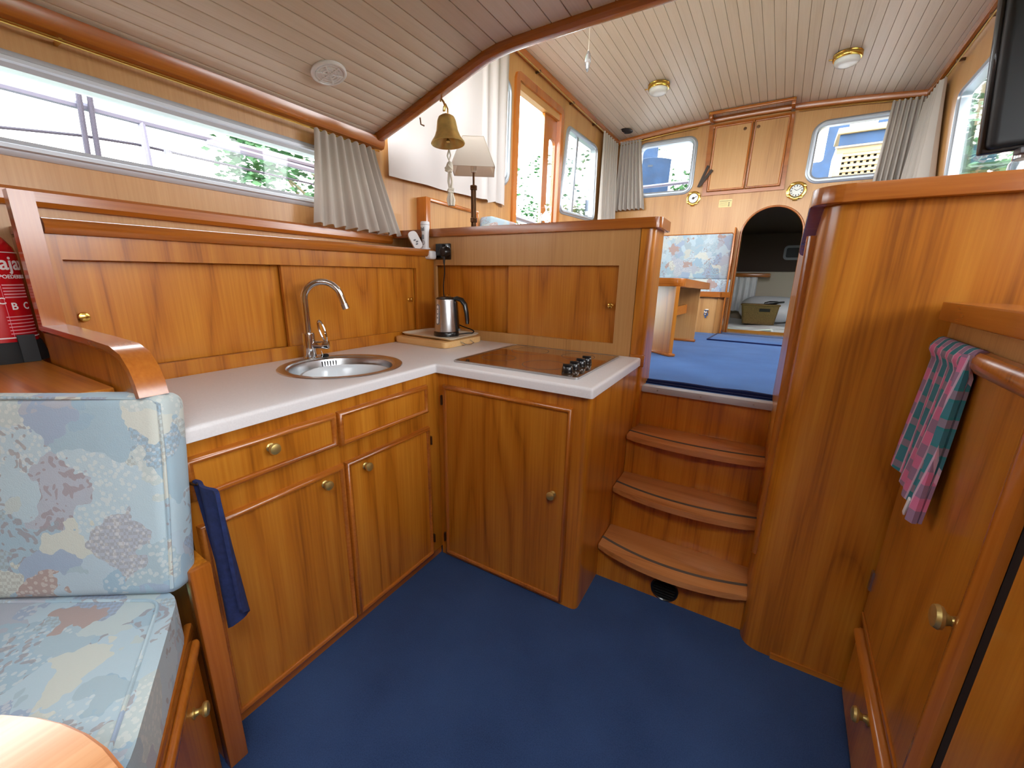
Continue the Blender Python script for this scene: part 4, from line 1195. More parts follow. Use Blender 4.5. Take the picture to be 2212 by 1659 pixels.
# ================================================================== table lamp on the bulkhead
lx, ly = -1.495, 2.085
lz = 1.512
lm = thing('table_lamp', (lx, ly, lz), 'table lamp with bronze rope stem and white square shade', 'lamp')
obj('stem', MB().lathe([(0, 0), (.05, 0), (.045, .008), (.016, .02), (.011, .03), (.0105, .06), (.0105, .235), (.009, .24), (.006, .245), (.006, .33), (0, .33)], Matrix.Translation((lx, ly, lz)), 16), 'bronze', lm)
mb = MB()
for k in range(5):
    a = 2 * PI * k / 5
    mb.tube([(lx + .0115 * math.cos(a), ly + .0115 * math.sin(a), lz + .02), (lx + .0115 * math.cos(a), ly + .0115 * math.sin(a), lz + .235)], .0045, 6)
obj('rope_rods', mb, 'bronze', lm)
for z in (.055, .23):
    mb = MB()
    for q in range(3): mb.tube([(lx + .0165 * math.cos(2 * PI * k / 12), ly + .0165 * math.sin(2 * PI * k / 12), lz + z + .008 * q) for k in range(12)], .0045, 6, closed=True)
    obj('binding', mb, 'bronze', lm)
obj('bulb', MB().lathe([(0, 0), (.015, 0), (.018, .02), (.018, .05), (.0, .055)], Matrix.Translation((lx, ly, lz + .318)), 16), 'bulb_white', lm)
sa = R(34)
def sq(h, s):
    return [(lx + s * math.cos(sa + PI / 4 + k * PI / 2), ly + s * math.sin(sa + PI / 4 + k * PI / 2), lz + h) for k in range(4)]
mb = MB()
lo, hi = sq(.325, .168), sq(.488, .082)
lo2, hi2 = sq(.325, .165), sq(.488, .079)
vl = [mb.bm.verts.new(p) for p in lo]; vh = [mb.bm.verts.new(p) for p in hi]; wl = [mb.bm.verts.new(p) for p in lo2]; wh = [mb.bm.verts.new(p) for p in hi2]
for k in range(4):
    j = (k + 1) % 4
    mb.bm.faces.new((vl[k], vl[j], vh[j], vh[k])); mb.bm.faces.new((wl[j], wl[k], wh[k], wh[j]))
    mb.bm.faces.new((vl[k], wl[k], wl[j], vl[j])); mb.bm.faces.new((vh[k], vh[j], wh[j], wh[k]))
obj('shade', mb, 'lamp_shade', lm)
mb = MB()
for k in range(4):
    mb.tube([lo[k], hi[k]], .0022, 6)
mb.tube(lo, .0022, 6, closed=True); mb.tube(hi, .0022, 6, closed=True)
obj('shade_binding', mb, 'lamp_shade', lm)
# ================================================================== STRUCTURE: saloon (its own axes)
frame(SAL)
XSL, XSR, YSB, ZF = -1.99, .965, 5.60, .755
def cz(x):                                     # cambered deckhead
    return 3.165 - .085 * ((x + .5) / 1.47) ** 2
fl = MB().plate([(-2.03, 2.0), (1.0, 2.0), (1.0, 5.66), (-2.03, 5.66)], [], lambda u, v, w: (u, v, w), ZF, ZF - .03)
struct('floor', fl, 'carpet_blue')
W1 = rrect(2.02, 3.075, 2.03, 2.80, .10)
D1 = rrect(3.185, 3.955, .80, 2.86, .012, 2)
W2 = rpoly([(4.03, 1.985), (4.97, 2.03), (4.92, 2.835), (4.13, 2.815)], .09, 6)
fL = lambda u, v, w: (XSL + w, u, v)
struct('wall_left', MB().plate([(1.72, .70), (5.64, .70), (5.64, 3.2), (1.72, 3.2)], [W1, D1, W2], lambda u, v, w: (w, u, v), XSL, XSL - .05), 'veneer_z')
window('window_2', W1, fL, 'aluminium', w=.055)
win3 = window('window_3', W2, fL, 'aluminium', w=.05)
portal_at('window_light', (XSL - .02, 2.55, 2.41), (1, 0, 0), 1.06, .78)
portal_at('window_light', (XSL - .02, 3.57, 1.83), (1, 0, 0), .77, 2.06)
portal_at('window_light', (XSL - .02, 4.50, 2.42), (1, 0, 0), .95, .85)
obj('mullion', MB().hexa([(XSL - .035, 4.355, 2.03), (XSL - .01, 4.355, 2.03), (XSL - .01, 4.40, 2.03), (XSL - .035, 4.40, 2.03), (XSL - .035, 4.395, 2.80), (XSL - .01, 4.395, 2.80), (XSL - .01, 4.44, 2.80), (XSL - .035, 4.44, 2.80)]), 'aluminium', win3)
# back wall with windows and the arch to the after cabin
WB1 = rrect(-1.70, -1.018, 2.392, 3.005, .10)
WB2 = rrect(.118, .86, 2.385, 2.955, .11)
AC, AR = -.111, .306
arch = [(AC + AR * math.cos(PI * k / 24), 1.874 + AR * math.sin(PI * k / 24)) for k in range(25)] + [(AC - AR, .757), (AC + AR, .757)]
struct('wall_back', MB().plate([(-2.04, .70), (1.02, .70), (1.02, 3.2), (-2.04, 3.2)], [WB1, WB2, arch], lambda u, v, w: (u, w, v), YSB, YSB + .05), 'veneer_z')
fB = lambda u, v, w: (u, YSB - w, v)
window('window_4', WB1, fB, 'aluminium', w=.058)
window('window_5', WB2, fB, 'aluminium', w=.058)
portal_at('window_light', (-1.36, YSB + .02, 2.70), (0, -1, 0), .68, .61)
portal_at('window_light', (.49, YSB + .02, 2.67), (0, -1, 0), .74, .57)
# right wall
WR2 = rpoly([(2.9, 1.70), (4.25, 1.70), (4.56, 2.69), (2.9, 2.69)], .09, 6)
fR = lambda u, v, w: (XSR - w, u, v)
WR3 = rrect(1.95, 2.75, 2.06, 2.69, .08)
struct('wall_right', MB().plate([(1.72, .70), (5.64, .70), (5.64, 3.2), (1.72, 3.2)], [WR2, WR3], lambda u, v, w: (w, u, v), XSR, XSR + .05), 'veneer_z')
window('window_6', WR2, fR, 'aluminium', w=.05)
portal_at('window_light', (XSR + .02, 3.7, 2.2), (-1, 0, 0), 1.66, .99)
portal_at('window_light', (XSR + .02, 2.35, 2.375), (-1, 0, 0), .8, .63)
# windscreen over the galley roof
WS1 = rrect(-1.93, -.53, 2.31, 3.06, .06); WS2 = rrect(-.47, .92, 2.31, 3.04, .06)
struct('wall_front', MB().plate([(-2.04, 2.25), (1.02, 2.25), (1.02, 3.2), (-2.04, 3.2)], [WS1, WS2], lambda u, v, w: (u, w, v), 1.77, 1.72), 'veneer_x')
portal_at('window_light', (-1.23, 1.74, 2.685), (0, 1, 0), 1.4, .75)
portal_at('window_light', (.22, 1.74, 2.68), (0, 1, 0), 1.39, .73)
window('window_8', WS1, lambda u, v, w: (u, 1.77 + w, v), 'aluminium', w=.04)
window('window_9', WS2, lambda u, v, w: (u, 1.77 + w, v), 'aluminium', w=.04)
window('window_10', WR3, fR, 'aluminium', w=.05)
# deckhead planks
cs = thing('ceiling', (-.5, 3.7, 3.2), kind='structure')
mb = MB()
n = 40
xs = [-2.04 + 3.06 * k / n for k in range(n + 1)]
for a, b in zip(xs, xs[1:]):
    mb.hexa([(a, 1.72, cz(a) + .010), (b, 1.72, cz(b) + .010), (b, 5.65, cz(b) + .010), (a, 5.65, cz(a) + .010), (a, 1.72, cz(a) + .06), (b, 1.72, cz(b) + .06), (b, 5.65, cz(b) + .06), (a, 5.65, cz(a) + .06)])
obj('backing_board', mb, 'groove', cs)
x = -.259 - .0725 * 24
while x < .97:
    a, b = x + .0012, x + .0725 - .0012
    m2 = MB().hexa([(a, 1.72, cz(a)), (b, 1.72, cz(b)), (b, 5.60, cz(b)), (a, 5.60, cz(a)), (a, 1.72, cz(a) + .0095), (b, 1.72, cz(b) + .0095), (b, 5.60, cz(b) + .0095), (a, 5.60, cz(a) + .0095)])
    m2._bev(list(m2.bm.verts), .0012, 1)
    obj('plank', m2, 'limed_y', cs)
    x += .0725
tp2 = [(-.02, .0), (.02, .0), (.02, -.03), (.012, -.05), (-.008, -.054), (-.02, -.03)]
struct('trim_4', MB().sweep(tp2, [(XSL + .02, 1.75, cz(XSL)), (XSL + .02, 5.6, cz(XSL))], (0, 0, 1)), 'trim_y')
struct('trim_5', MB().sweep([(-a, b) for a, b in tp2][::-1], [(XSR - .02, 1.75, cz(XSR)), (XSR - .02, 5.6, cz(XSR))], (0, 0, 1)), 'trim_y')
struct('trim_6', MB().sweep(tp2, [(XSL + 2.955 * k / 24, YSB - .02, cz(XSL + 2.955 * k / 24)) for k in range(25)], (0, 0, 1)), 'trim_x')
# moulding round the arch
struct('trim_7', MB().sweep(half_round(.022, .010), [(AC - AR + .004, YSB, .757)] + [(AC + (AR - .004) * math.cos(PI - PI * k / 24), YSB, 1.874 + (AR - .004) * math.sin(PI - PI * k / 24)) for k in range(25)] + [(AC + AR - .004, YSB, .757)], (0, -1, 0)), 'trim_z')
# side door: frame and the sliding leaf pushed half open
dt_ = thing('door_1', (XSL, 3.57, .8), kind='structure')
fo = inset(D1, -.055)
mb = MB(); mb.plate(fo, [inset(D1, .004)], fL, -.03, .022)
obj('door_frame', mb, 'trim_z', dt_)
obj('head_lining', MB().box(XSL - .06, XSL + .0, 3.19, 3.95, 2.80, 2.857), 'veneer_y', dt_)
leaf = rrect(3.70, 3.955, .82, 2.80, .01, 2)
mb = MB(); mb.plate(leaf, [rrect(3.80, 3.93, 1.05, 2.62, .05)], fL, -.055, -.025)
lf = obj('door_leaf', mb, 'trim_z', dt_)
mb = MB(); mb.plate(rrect(3.80, 3.93, 1.05, 2.62, .05), [], fL, -.042, -.038)
obj('pane', mb, 'pane', lf)
obj('lock_plate', MB().box(XSL - .024, XSL - .02, 3.705, 3.735, 1.60, 1.92), 'steel', lf)
obj('door_handle', MB().tube([(XSL - .02, 3.80, 1.99), (XSL + .03, 3.80, 1.985), (XSL + .035, 3.80, 1.95), (XSL + .03, 3.78, 1.915), (XSL - .0, 3.755, 1.90)], .007, 8), 'white_plastic', lf)

# ================================================================== curtains and rods of the saloon
rd = thing('curtain_rod', (XSL + .05, 3.6, 3.02), 'thin dark curtain rod along the saloon side above the door', 'curtain rod')
obj('rod', MB().tube([(XSL + .045, 1.85, 3.012), (XSL + .045, 5.56, 3.012)], .005, 8), 'old_brass', rd)
for y in (3.46, 4.15, 4.76):
    obj('bracket', MB().box(XSL, XSL + .05, y - .008, y + .008, 3.008, 3.028, .002), 'bronze', rd)
rd = thing('curtain_rod', (XSR - .05, 4.2, 2.93), 'thin dark curtain rod along the right side of the saloon', 'curtain rod')
obj('rod', MB().tube([(XSR - .04, 2.2, 2.945), (XSR - .04, 5.56, 2.945)], .005, 8), 'old_brass', rd)
for y in (4.10, 4.69, 5.2):
    obj('bracket', MB().box(XSR - .05, XSR, y - .008, y + .008, 2.945, 2.965, .002), 'bronze', rd)
rd = thing('curtain_rod', (-.5, YSB - .05, 3.03), 'thin brass curtain rod along the after wall of the saloon', 'curtain rod')
obj('rod', MB().tube([(XSL + .05 + .058 * k, YSB - .045, cz(XSL + .05 + .058 * k) - .072) for k in range(17)], .005, 8), 'brass', rd)
obj('rod_right', MB().tube([(-.05 + .06 * k, YSB - .045, cz(-.05 + .06 * k) - .072) for k in range(17)], .005, 8), 'brass', rd)
curtain('curtain', curtain_surf(((XSL + .05, 4.98), (XSL + .05, 5.50)), ((XSL + .09, 4.90), (XSL + .09, 5.46)), 3.015, 1.93, 7, .014, .030, 11), 'grey linen curtain hanging at the left wall in the saloon corner', base=(XSL + .08, 5.2, 1.9))
curtain('curtain', curtain_surf(((-1.93, YSB - .05), (-1.665, YSB - .05)), ((-1.945, YSB - .07), (-1.545, YSB - .06)), 3.055, 2.235, 7, .014, .024, 12), 'grey linen curtain at the after wall covering part of the left window', base=(-1.75, YSB - .05, 2.23))
curtain('curtain', curtain_surf(((.695, YSB - .05), (.93, YSB - .05)), ((.66, YSB - .07), (.93, YSB - .09)), 3.03, 2.0, 6, .014, .03, 13), 'grey linen curtain at the after wall covering part of the latticed window', base=(.8, YSB - .05, 2.0))
curtain('curtain', curtain_surf(((XSR - .05, 5.45), (XSR - .05, 4.93)), ((XSR - .10, 5.35), (XSR - .07, 4.52)), 2.945, 1.95, 7, .020, .045, 14), 'pale linen curtain swept along the right wall of the saloon', base=(XSR - .08, 5.0, 1.95))
# white sheet hung over the forward side window
def sheet(u, v):
    y = 1.755 + (3.0 - 1.755) * u
    zt_ = 3.0
    zb = 1.808 + .055 * u + (.012 * math.sin(30 * u) if u > .75 else 0)
    wv_ = .010 * math.sin(u * 11) + .006 * math.sin(u * 23 + 2 * v) + (.02 * math.sin((u - .72) * 60) * (1 if u > .72 else 0))
    return Vector((XSL + .035 + wv_ * (.4 + .6 * v) + .01, y, zt_ + (zb - zt_) * v))
cs_ = curtain('sheet_curtain', sheet, 'large white sheet hung over the forward saloon window behind the bell', 'white_sheet', 90, 30, base=(XSL + .04, 2.4, 1.8))
# framed board under the sheet
fb = thing('framed_board', (XSL + .03, 2.3, 1.3), 'orange teak framed board low on the saloon side behind the lamp', 'panel')
obj('board', MB().box(XSL + .055, XSL + .07, 2.06, 2.545, 1.2, 1.735), 'veneer_z', fb)
obj('frame', MB().box(XSL + .0, XSL + .085, 2.02, 2.062, 1.2, 1.745, .003)  .box(XSL + .05, XSL + .085, 2.06, 2.57, 1.722, 1.745, .003).box(XSL + .05, XSL + .085, 2.545, 2.57, 1.2, 1.73, .003), 'trim_z', fb)
# sofa along the left wall, only its cushion tops show
so1 = thing('sofa_cushion', (XSL + .12, 2.75, 1.25), 'patterned sofa back cushion showing above the bulkhead beside the lamp', 'cushion')
obj('cover', MB().box(XSL + .06, XSL + .19, 2.60, 2.96, 1.25, 1.715, .03, 4), 'upholstery_far', so1, sharp=75)
so2 = thing('sofa_cushion', (XSL + .13, 3.3, 1.25), 'white covered sofa cushion sloping below the side door', 'cushion')
obj('cover', MB().hexa([(XSL + .05, 2.97, 1.25), (XSL + .32, 2.97, 1.25), (XSL + .32, 3.72, 1.25), (XSL + .05, 3.72, 1.25), (XSL + .05, 2.97, 1.72), (XSL + .22, 2.97, 1.69), (XSL + .22, 3.72, 1.64), (XSL + .05, 3.72, 1.70)]), 'linen', so2, sharp=75)
# ================================================================== after-wall fittings
cabt = thing('wall_cupboard', (-.48, YSB - .02, 2.33), 'pale teak two-door wall cupboard high on the after wall', 'cupboard')
cl = [(-.885, 2.338), (-.062, 2.338), (-.078, 3.09), (-.898, 3.09)]
mb = MB().plate(cl, [[(-.842, 2.372), (-.10, 2.372), (-.108, 3.05), (-.848, 3.05)]], fB, 0, .022)
obj('frame', mb, 'trim_x', cabt)
for (x0, x1) in ((-.838, -.452), (-.444, -.106)):
    dpl = rrect(x0, x1, 2.378, 3.075, .004, 2)
    dq = obj('door', MB().plate(dpl, [], fB, .004, .020), 'veneer_z', cabt)
    w = .022
    obj('edge_moulding', MB().sweep(half_round(w, .010), [(x0 + w / 2, YSB - .020, 2.378 + w / 2), (x0 + w / 2, YSB - .020, 3.075 - w / 2), (x1 - w / 2, YSB - .020, 3.075 - w / 2), (x1 - w / 2, YSB - .020, 2.378 + w / 2)], (0, -1, 0), True), 'trim_z', dq)
    hx = x1 - .075 if x0 < -.5 else x0 + .045
    obj('finger_hole', MB().lathe([(.012, 0), (.017, 0), (.017, .003), (.012, .004)], look((hx, YSB - .020, 3.00), (0, -1, 0)), 20).lathe([(0, .0005), (.012, .0005)], look((hx, YSB - .020, 3.00), (0, -1, 0)), 20), 'bronze', dq)
rk = thing('deckhead_rail', (-.48, 5.4, 3.05), 'mahogany frame rail under the ceiling above the wall cupboard', 'rail')
obj('front_rail', MB().prism([(-.885, 3.128), (-.082, 3.128), (-.082, 3.156), (-.885, 3.156)], 'xz', 5.37, 5.395, .004), 'trim_x', rk)
for x0 in (-.885, -.117):
    obj('side_rail', MB().box(x0, x0 + .035, 5.395, YSB, 3.10, 3.156, .004), 'trim_y', rk)
    obj('rail_knob', MB().lathe([(0, 0), (.008, 0), (.006, .006), (0, .007)], look((x0 + .0175, 5.37, 3.142), (0, -1, 0)), 12), 'brass', rk)
def porthole(name, c, r, label, cat, face_mat):
    t = thing(name, (c[0], YSB, c[1] - r), label, cat)
    m = look((c[0], YSB, c[1]), (0, -1, 0))
    obj('flange', MB().lathe([(0, 0), (r, 0), (r, .008), (r * .93, .012), (r * .78, .012), (r * .76, .026), (r * .70, .030), (r * .66, .026), (r * .65, .012), (0, .012)], m, 40), 'brass', t)
    obj('dial', MB().lathe([(0, .016), (r * .65, .016), (r * .65, .0165), (0, .0165)], m, 36), face_mat, t)
    for k in range(4):
        a = R(35 + 90 * k)
        obj('lug', MB().boxm(m @ Matrix.Rotation(a, 4, 'Z') @ Matrix.Translation((r * .9, 0, .012)), r * .28, r * .34, .02, .004), 'brass', t)
    obj('hinge', MB().tube([m @ Vector((-r * .25, -r * 1.0, .012)), m @ Vector((r * .25, -r * 1.0, .012))], .008, 8), 'brass', t)
    return t, m
t, m = porthole('barometer', (-.978, 2.322), .080, 'round brass barometer with pale blue dial on the after wall', 'barometer', 'dial_white')
obj('needle', MB().boxm(m @ Matrix.Translation((.01, .004, .0175)) @ Matrix.Rotation(R(25), 4, 'Z'), .06, .006, .002).lathe([(0, .017), (.014, .017), (.012, .019), (0, .019)], m, 14), 'print_dark', t)
t, m = porthole('wall_clock', (.056, 2.315), .092, 'round brass ship clock with roman dial right of the arch', 'clock', 'clock_face')
for k in range(12):
    a = 2 * PI * k / 12
    obj('numeral', MB().boxm(m @ Matrix.Rotation(a, 4, 'Z') @ Matrix.Translation((0, .048, .0175)), .006 if k % 3 else .009, .016, .0012), 'print_dark', t)
for ang, ln in ((R(-305), .03), (R(-60), .045)):
    obj('hand', MB().boxm(m @ Matrix.Rotation(ang, 4, 'Z') @ Matrix.Translation((0, ln / 2, .0185)), .004, ln, .0012), 'print_dark', t)
# plaque with tiny print
pq = thing('notice_plaque', (-.62, YSB, 2.2), 'small yellow printed notice plate between barometer and arch', 'plaque')
obj('plate', MB().plate(rrect(-.690, -.552, 2.197, 2.283, .008, 3), [], fB, .0, .004), 'plaque', pq)
for k in range(5):
    z = 2.268 - .013 * k
    obj('print_line', MB().box(-.682 if k else -.684, (-.60 if k else -.558), YSB - .0048, YSB - .0042, z - (.004 if not k else .0018), z), 'print_dark', pq)
for k in range(3):
    obj('print_mark', MB().box(-.59, -.575, YSB - .0048, YSB - .0042, 2.208 + .016 * k, 2.216 + .016 * k), 'print_dark', pq)
# strap hung on the cupboard corner
stp = thing('leather_strap', (-.9, YSB - .03, 2.43), 'dark folded leather strap tucked behind the cupboard beside the barometer', 'strap')
obj('strap_long', MB().boxm(Matrix.Translation((-.895, YSB - .03, 2.55)) @ Matrix.Rotation(R(20), 4, 'Y'), .03, .006, .24, .002), 'strap', stp)
obj('strap_short', MB().boxm(Matrix.Translation((-.865, YSB - .038, 2.53)) @ Matrix.Rotation(R(36), 4, 'Y'), .034, .006, .20, .002), 'strap', stp)
# ================================================================== bench under the after-wall window
bn_ = thing('saloon_bench', (-1.2, 5.4, ZF), 'teak bench base with rounded seat edge at the after wall', 'bench')
bs = rpoly([(-1.98, 5.27), (-.47, 5.27), (-.44, 5.30), (-.44, 5.595), (-1.98, 5.595)], [0, .10, .06, 0, 0], 8)
obj('seat_board', MB().prism(bs, 'xy', 1.172, 1.232, .018, 3), 'trim_x', bn_)
obj('base', MB().prism(rpoly([(-1.98, 5.32), (-.50, 5.32), (-.48, 5.34), (-.48, 5.59), (-1.98, 5.59)], [0, .08, .05, 0, 0], 8), 'xy', ZF, 1.173), 'veneer_z', bn_)
obj('door_jamb_panel', MB().box(-.452, -.437, 5.30, 5.598, ZF, 1.93, .003), 'trim_z', bn_)
lt = obj('latch', MB().box(-.645, -.60, 5.308, 5.320, .955, 1.03, .003), 'chrome', bn_)
obj('latch_catch', MB().box(-.632, -.613, 5.298, 5.310, .93, 1.0, .003).tube([(-.645, 5.306, 1.018), (-.60, 5.306, 1.018)], .009, 8), 'chrome', lt)
stc2 = thing('bench_seat_cushion', (-1.2, 5.43, 1.232), 'pale blue patterned seat cushion on the after bench', 'cushion')
obj('cover', MB().prism(rpoly([(-1.97, 5.285), (-.485, 5.285), (-.46, 5.31), (-.46, 5.56), (-1.97, 5.56)], [.02, .09, .05, .02, .02], 6), 'xy', 1.232, 1.372, .03, 4), 'upholstery_far', stc2, sharp=75)
bkc = thing('bench_back_cushion', (-.9, 5.55, 1.372), 'pale blue patterned back cushion on the after wall beside the arch', 'cushion')
obj('cover', MB().box(-1.50, -.468, 5.50, 5.595, 1.372, 1.900, .03, 4), 'upholstery_far', bkc, sharp=75)
obj('piping', MB().tube([(-1.48, 5.51, 1.897), (-.49, 5.51, 1.897), (-.472, 5.512, 1.88), (-.472, 5.512, 1.39)], .006, 6), 'ext_red' if False else 'trim_x', bkc)
# ================================================================== saloon table
tb = thing('saloon_table', (-.95, 3.65, ZF), 'teak saloon table on two panel legs beside the steps', 'table')
obj('table_top', MB().prism(rpoly([(-1.5, 3.02), (-.485, 3.02), (-.475, 4.30), (-1.5, 4.30)], [.03, .09, .09, .03], 6), 'xy', 1.243, 1.300, .018, 3), 'trim_x', tb)
leg1 = [Vector((-.515, 3.030, 0)), Vector((-.93, 3.40, 0))]
u_ = (leg1[1] - leg1[0]).normalized()
m1 = Matrix.Translation((leg1[0] + leg1[1]) / 2 + Vector((0, 0, ZF + .245))) @ Matrix((u_, Vector((-u_.y, u_.x, 0)), Vector((0, 0, 1)))).transposed().to_4x4()
lg = obj('leg_panel', MB().boxm(m1, .555, .03, .488), 'teak_z', tb)
obj('foot_moulding', MB().boxm(m1 @ Matrix.Translation((0, 0, -.234)), .60, .055, .02, .006), 'trim_x', lg)
m2_ = Matrix.Translation((-.80, 4.17, ZF + .245))
lg = obj('leg_panel', MB().hexa([(-1.05, 4.155, ZF), (-.545, 4.155, ZF), (-.545, 4.185, ZF), (-1.05, 4.185, ZF), (-1.05, 4.155, 1.243), (-.545, 4.155, 1.243), (-.545, 4.185, 1.243), (-1.05, 4.185, 1.243)]), 'veneer_z', tb)
obj('foot_moulding', MB().box(-1.07, -.53, 4.14, 4.20, ZF, ZF + .022, .006), 'trim_x', lg)
obj('stretcher', MB().hexa([(-.78, 3.35, .97), (-.75, 3.35, .97), (-.64, 4.155, 1.02), (-.67, 4.155, 1.02), (-.78, 3.35, 1.05), (-.75, 3.35, 1.05), (-.64, 4.155, 1.10), (-.67, 4.155, 1.10)]), 'trim_y', tb)
# rugs on the saloon floor
rg = thing('door_mat', (-.1, 4.85, ZF), 'blue carpet mat with dark bound edge before the arch', 'mat')
obj('pile', MB().box(-.455, .24, 4.48, 5.22, ZF, ZF + .010, .003), 'carpet_blue', rg)
obj('bound_edge', MB().plate([(-.47, 4.465), (.255, 4.465), (.255, 5.235), (-.47, 5.235)], [[(-.452, 4.483), (.237, 4.483), (.237, 5.217), (-.452, 5.217)]], lambda u, v, w: (u, v, w), ZF, ZF + .013), 'carpet_edge', rg)
ce2 = MB().tube([(-.418, 2.055, ZF + .008), (-.25, 2.062, ZF + .010), (-.1, 2.07, ZF + .008), (.02, 2.072, ZF + .011), (.125, 2.085, ZF + .008)], [.010, .012, .010, .013, .010], 8)
ce2.tube([(-.415, 2.03, ZF + .004), (-.1, 2.038, ZF + .004), (.125, 2.05, ZF + .004)], .006, 6)
obj('carpet_edge', ce2, 'carpet_edge', label='frayed navy carpet edge along the saloon door sill', cat='carpet')
# ================================================================== deckhead fittings
def dome(x, y, label):
    z = cz(x)
    t = thing('ceiling_lamp', (x, y, z - .09), label, 'ceiling lamp', 'brass ceiling lamps of the saloon')
    m = look((x, y, z), (0, 0, -1))
    obj('brass_ring', MB().lathe([(0, 0), (.098, 0), (.1, .006), (.096, .012), (.1, .018), (.1, .034), (.094, .042), (.086, .044), (.084, .04), (0, .04)], m, 48), 'brass', t)
    for k in range(16):
        a = 2 * PI * k / 16
        obj('stud', MB().lathe([(0, 0), (.007, 0), (.005, .005), (0, .006)], look(m @ Vector((.1 * math.cos(a), .1 * math.sin(a), .026)), (math.cos(a), -math.sin(a), 0)), 8), 'brass', t)
    obj('glass_dome', MB().lathe([(.086, .04), (.087, .048), (.084, .066), (.074, .076), (.05, .080), (0, .081)], m, 40), 'dome_glass', t)
    obj('thumb_screw', MB().tube([m @ Vector((.1, -.02, .03)), m @ Vector((.125, -.025, .03))], .005, 8), 'brass', t)
dome(-1.205, 4.46, 'brass ceiling lamp with white glass, the left of the two in the saloon')
dome(.247, 4.66, 'brass ceiling lamp with white glass, the right of the two in the saloon')
sxx, syy = -1.80, 5.32
m = look((sxx, syy, cz(sxx)), (-.1, 0, -1))
spk = thing('ceiling_speaker', (sxx, syy, cz(sxx) - .01), 'round black speaker grille in the far corner of the saloon ceiling', 'speaker')
obj('rim', MB().lathe([(0, 0), (.088, 0), (.088, .005), (.082, .010), (.076, .008), (.074, .004), (0, .004)], m, 40), 'black_plastic', spk)
obj('grille', MB().lathe([(0, .009), (.04, .0085), (.075, .006), (.075, .0045), (0, .0045)], m, 36), 'matte_black', spk)
# crystal on a thread
cr = thing('hanging_crystal', (-1.30, 3.0, 2.66), 'cut glass crystal hanging on a thread from the saloon ceiling', 'ornament')
obj('thread', MB().tube([(-1.30, 3.0, cz(-1.3)), (-1.295, 3.0, 2.80)], .0016, 6), 'rope_white', cr)
mb = MB().lathe([(0, 0), (.012, .02), (.020, .055), (.021, .075), (.014, .115), (.006, .13), (0, .132)], Matrix.Translation((-1.295, 3.0, 2.685)), 7)
obj('drop', mb, 'crystal', cr, sharp=5)
obj('eyelet', MB().tube([(-1.295 + .006 * math.cos(a), 3.0, 2.815 + .008 * math.sin(a)) for a in [2 * PI * k / 10 for k in range(10)]], .0015, 6, closed=True), 'steel', cr)
# shell tassel by the door
sh = thing('shell_ornament', (XSL + .04, 3.69, 1.84), 'white feathery shell ornament hung on the side door frame', 'ornament')
mb = MB()
rnd = random.Random(5)
for k in range(26):
    a = rnd.uniform(0, 2 * PI); b_ = rnd.uniform(.2, 1)
    mb.tube([(XSL + .05, 3.685, 1.935), (XSL + .05 + .03 * b_ * math.cos(a), 3.685 + .045 * b_ * math.sin(a), 1.88), (XSL + .05 + .035 * b_ * math.cos(a), 3.685 + .06 * b_ * math.sin(a), 1.835 + .02 * rnd.random())], [.004, .013, .006], 6)
obj('tufts', mb, 'shell', sh)
obj('cord', MB().tube([(XSL + .03, 3.68, 1.985), (XSL + .05, 3.685, 1.93)], .003, 6), 'rope_white', sh)
# ================================================================== after cabin through the arch
frame(SAL)
y0, y1 = YSB + .05, 8.1
struct('wall_cabin_left', MB().box(-1.3, -1.25, y0, y1, .1, 2.19), 'wall_cream')
struct('wall_cabin_right', MB().box(1.25, 1.3, y0, y1, .1, 2.19), 'wall_cream')
struct('wall_cabin_back', MB().box(-1.3, 1.3, y1, y1 + .05, .1, 1.62), 'wall_cream')
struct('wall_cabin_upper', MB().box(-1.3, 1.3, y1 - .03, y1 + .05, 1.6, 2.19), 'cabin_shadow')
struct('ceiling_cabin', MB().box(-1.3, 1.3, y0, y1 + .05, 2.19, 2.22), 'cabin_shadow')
struct('floor_cabin', MB().box(-1.3, 1.3, y0, y1, .1, .13), 'carpet_navy')
jl = MB().box(AC - AR - .0, AC - AR + .012, YSB + .001, YSB + .10, .757, 1.90)
struct('door_2', jl, 'veneer_z')
struct('trim_8', MB().box(AC - AR, AC + AR, YSB + .0, YSB + .14, .735, .757, .003), 'trim_x')
bdx = thing('cabin_bed', (0, 7.0, .13), 'white made-up bed in the dark after cabin', 'bed')
obj('bed_board', MB().box(-.9, 1.2, 6.16, 6.19, .13, .76), 'trim_x', bdx)
mt = MB().box(-.9, 1.22, 6.2, 8.05, .60, .80, .05, 4)
obj('mattress', mt, 'linen', bdx)
def cover(u, v):
    x = -.9 + 2.1 * u
    drop = max(0, (.12 - v) / .12)
    y = 6.16 + 1.9 * max(0, v - .06)
    z = .815 + .012 * math.sin(x * 9 + v * 7) - .20 * drop * (.6 + .4 * math.sin(x * 5) ** 2) * (1.6 if x > .1 else .35)
    return Vector((x, y + .02, z))
obj('sheet', MB().surf(cover, 30, 26), 'linen', bdx)
def pillow(c, sx, sy, sz, rot=0, name='pillow', label=''):
    mb = MB()
    def f(u, v):
        a = (u - .5) * 2; b = (v - .5) * 2
        return None
    bmesh.ops.create_uvsphere(mb.bm, u_segments=24, v_segments=14, radius=1)
    def w(p):
        q = Vector((math.copysign(abs(p.x) ** .55, p.x) * sx, math.copysign(abs(p.y) ** .55, p.y) * sy, p.z * sz * (1 - .25 * (abs(p.x) ** 3))))
        return Matrix.Translation(c) @ Matrix.Rotation(rot, 4, 'X') @ q
    mb.warp(w)
    return obj(name, mb, 'linen', label=label, cat='pillow', sharp=80)
pillow((-.03, 7.35, 1.02), .40, .25, .14, R(28), label='plump white pillow on the after cabin bed behind the basket')
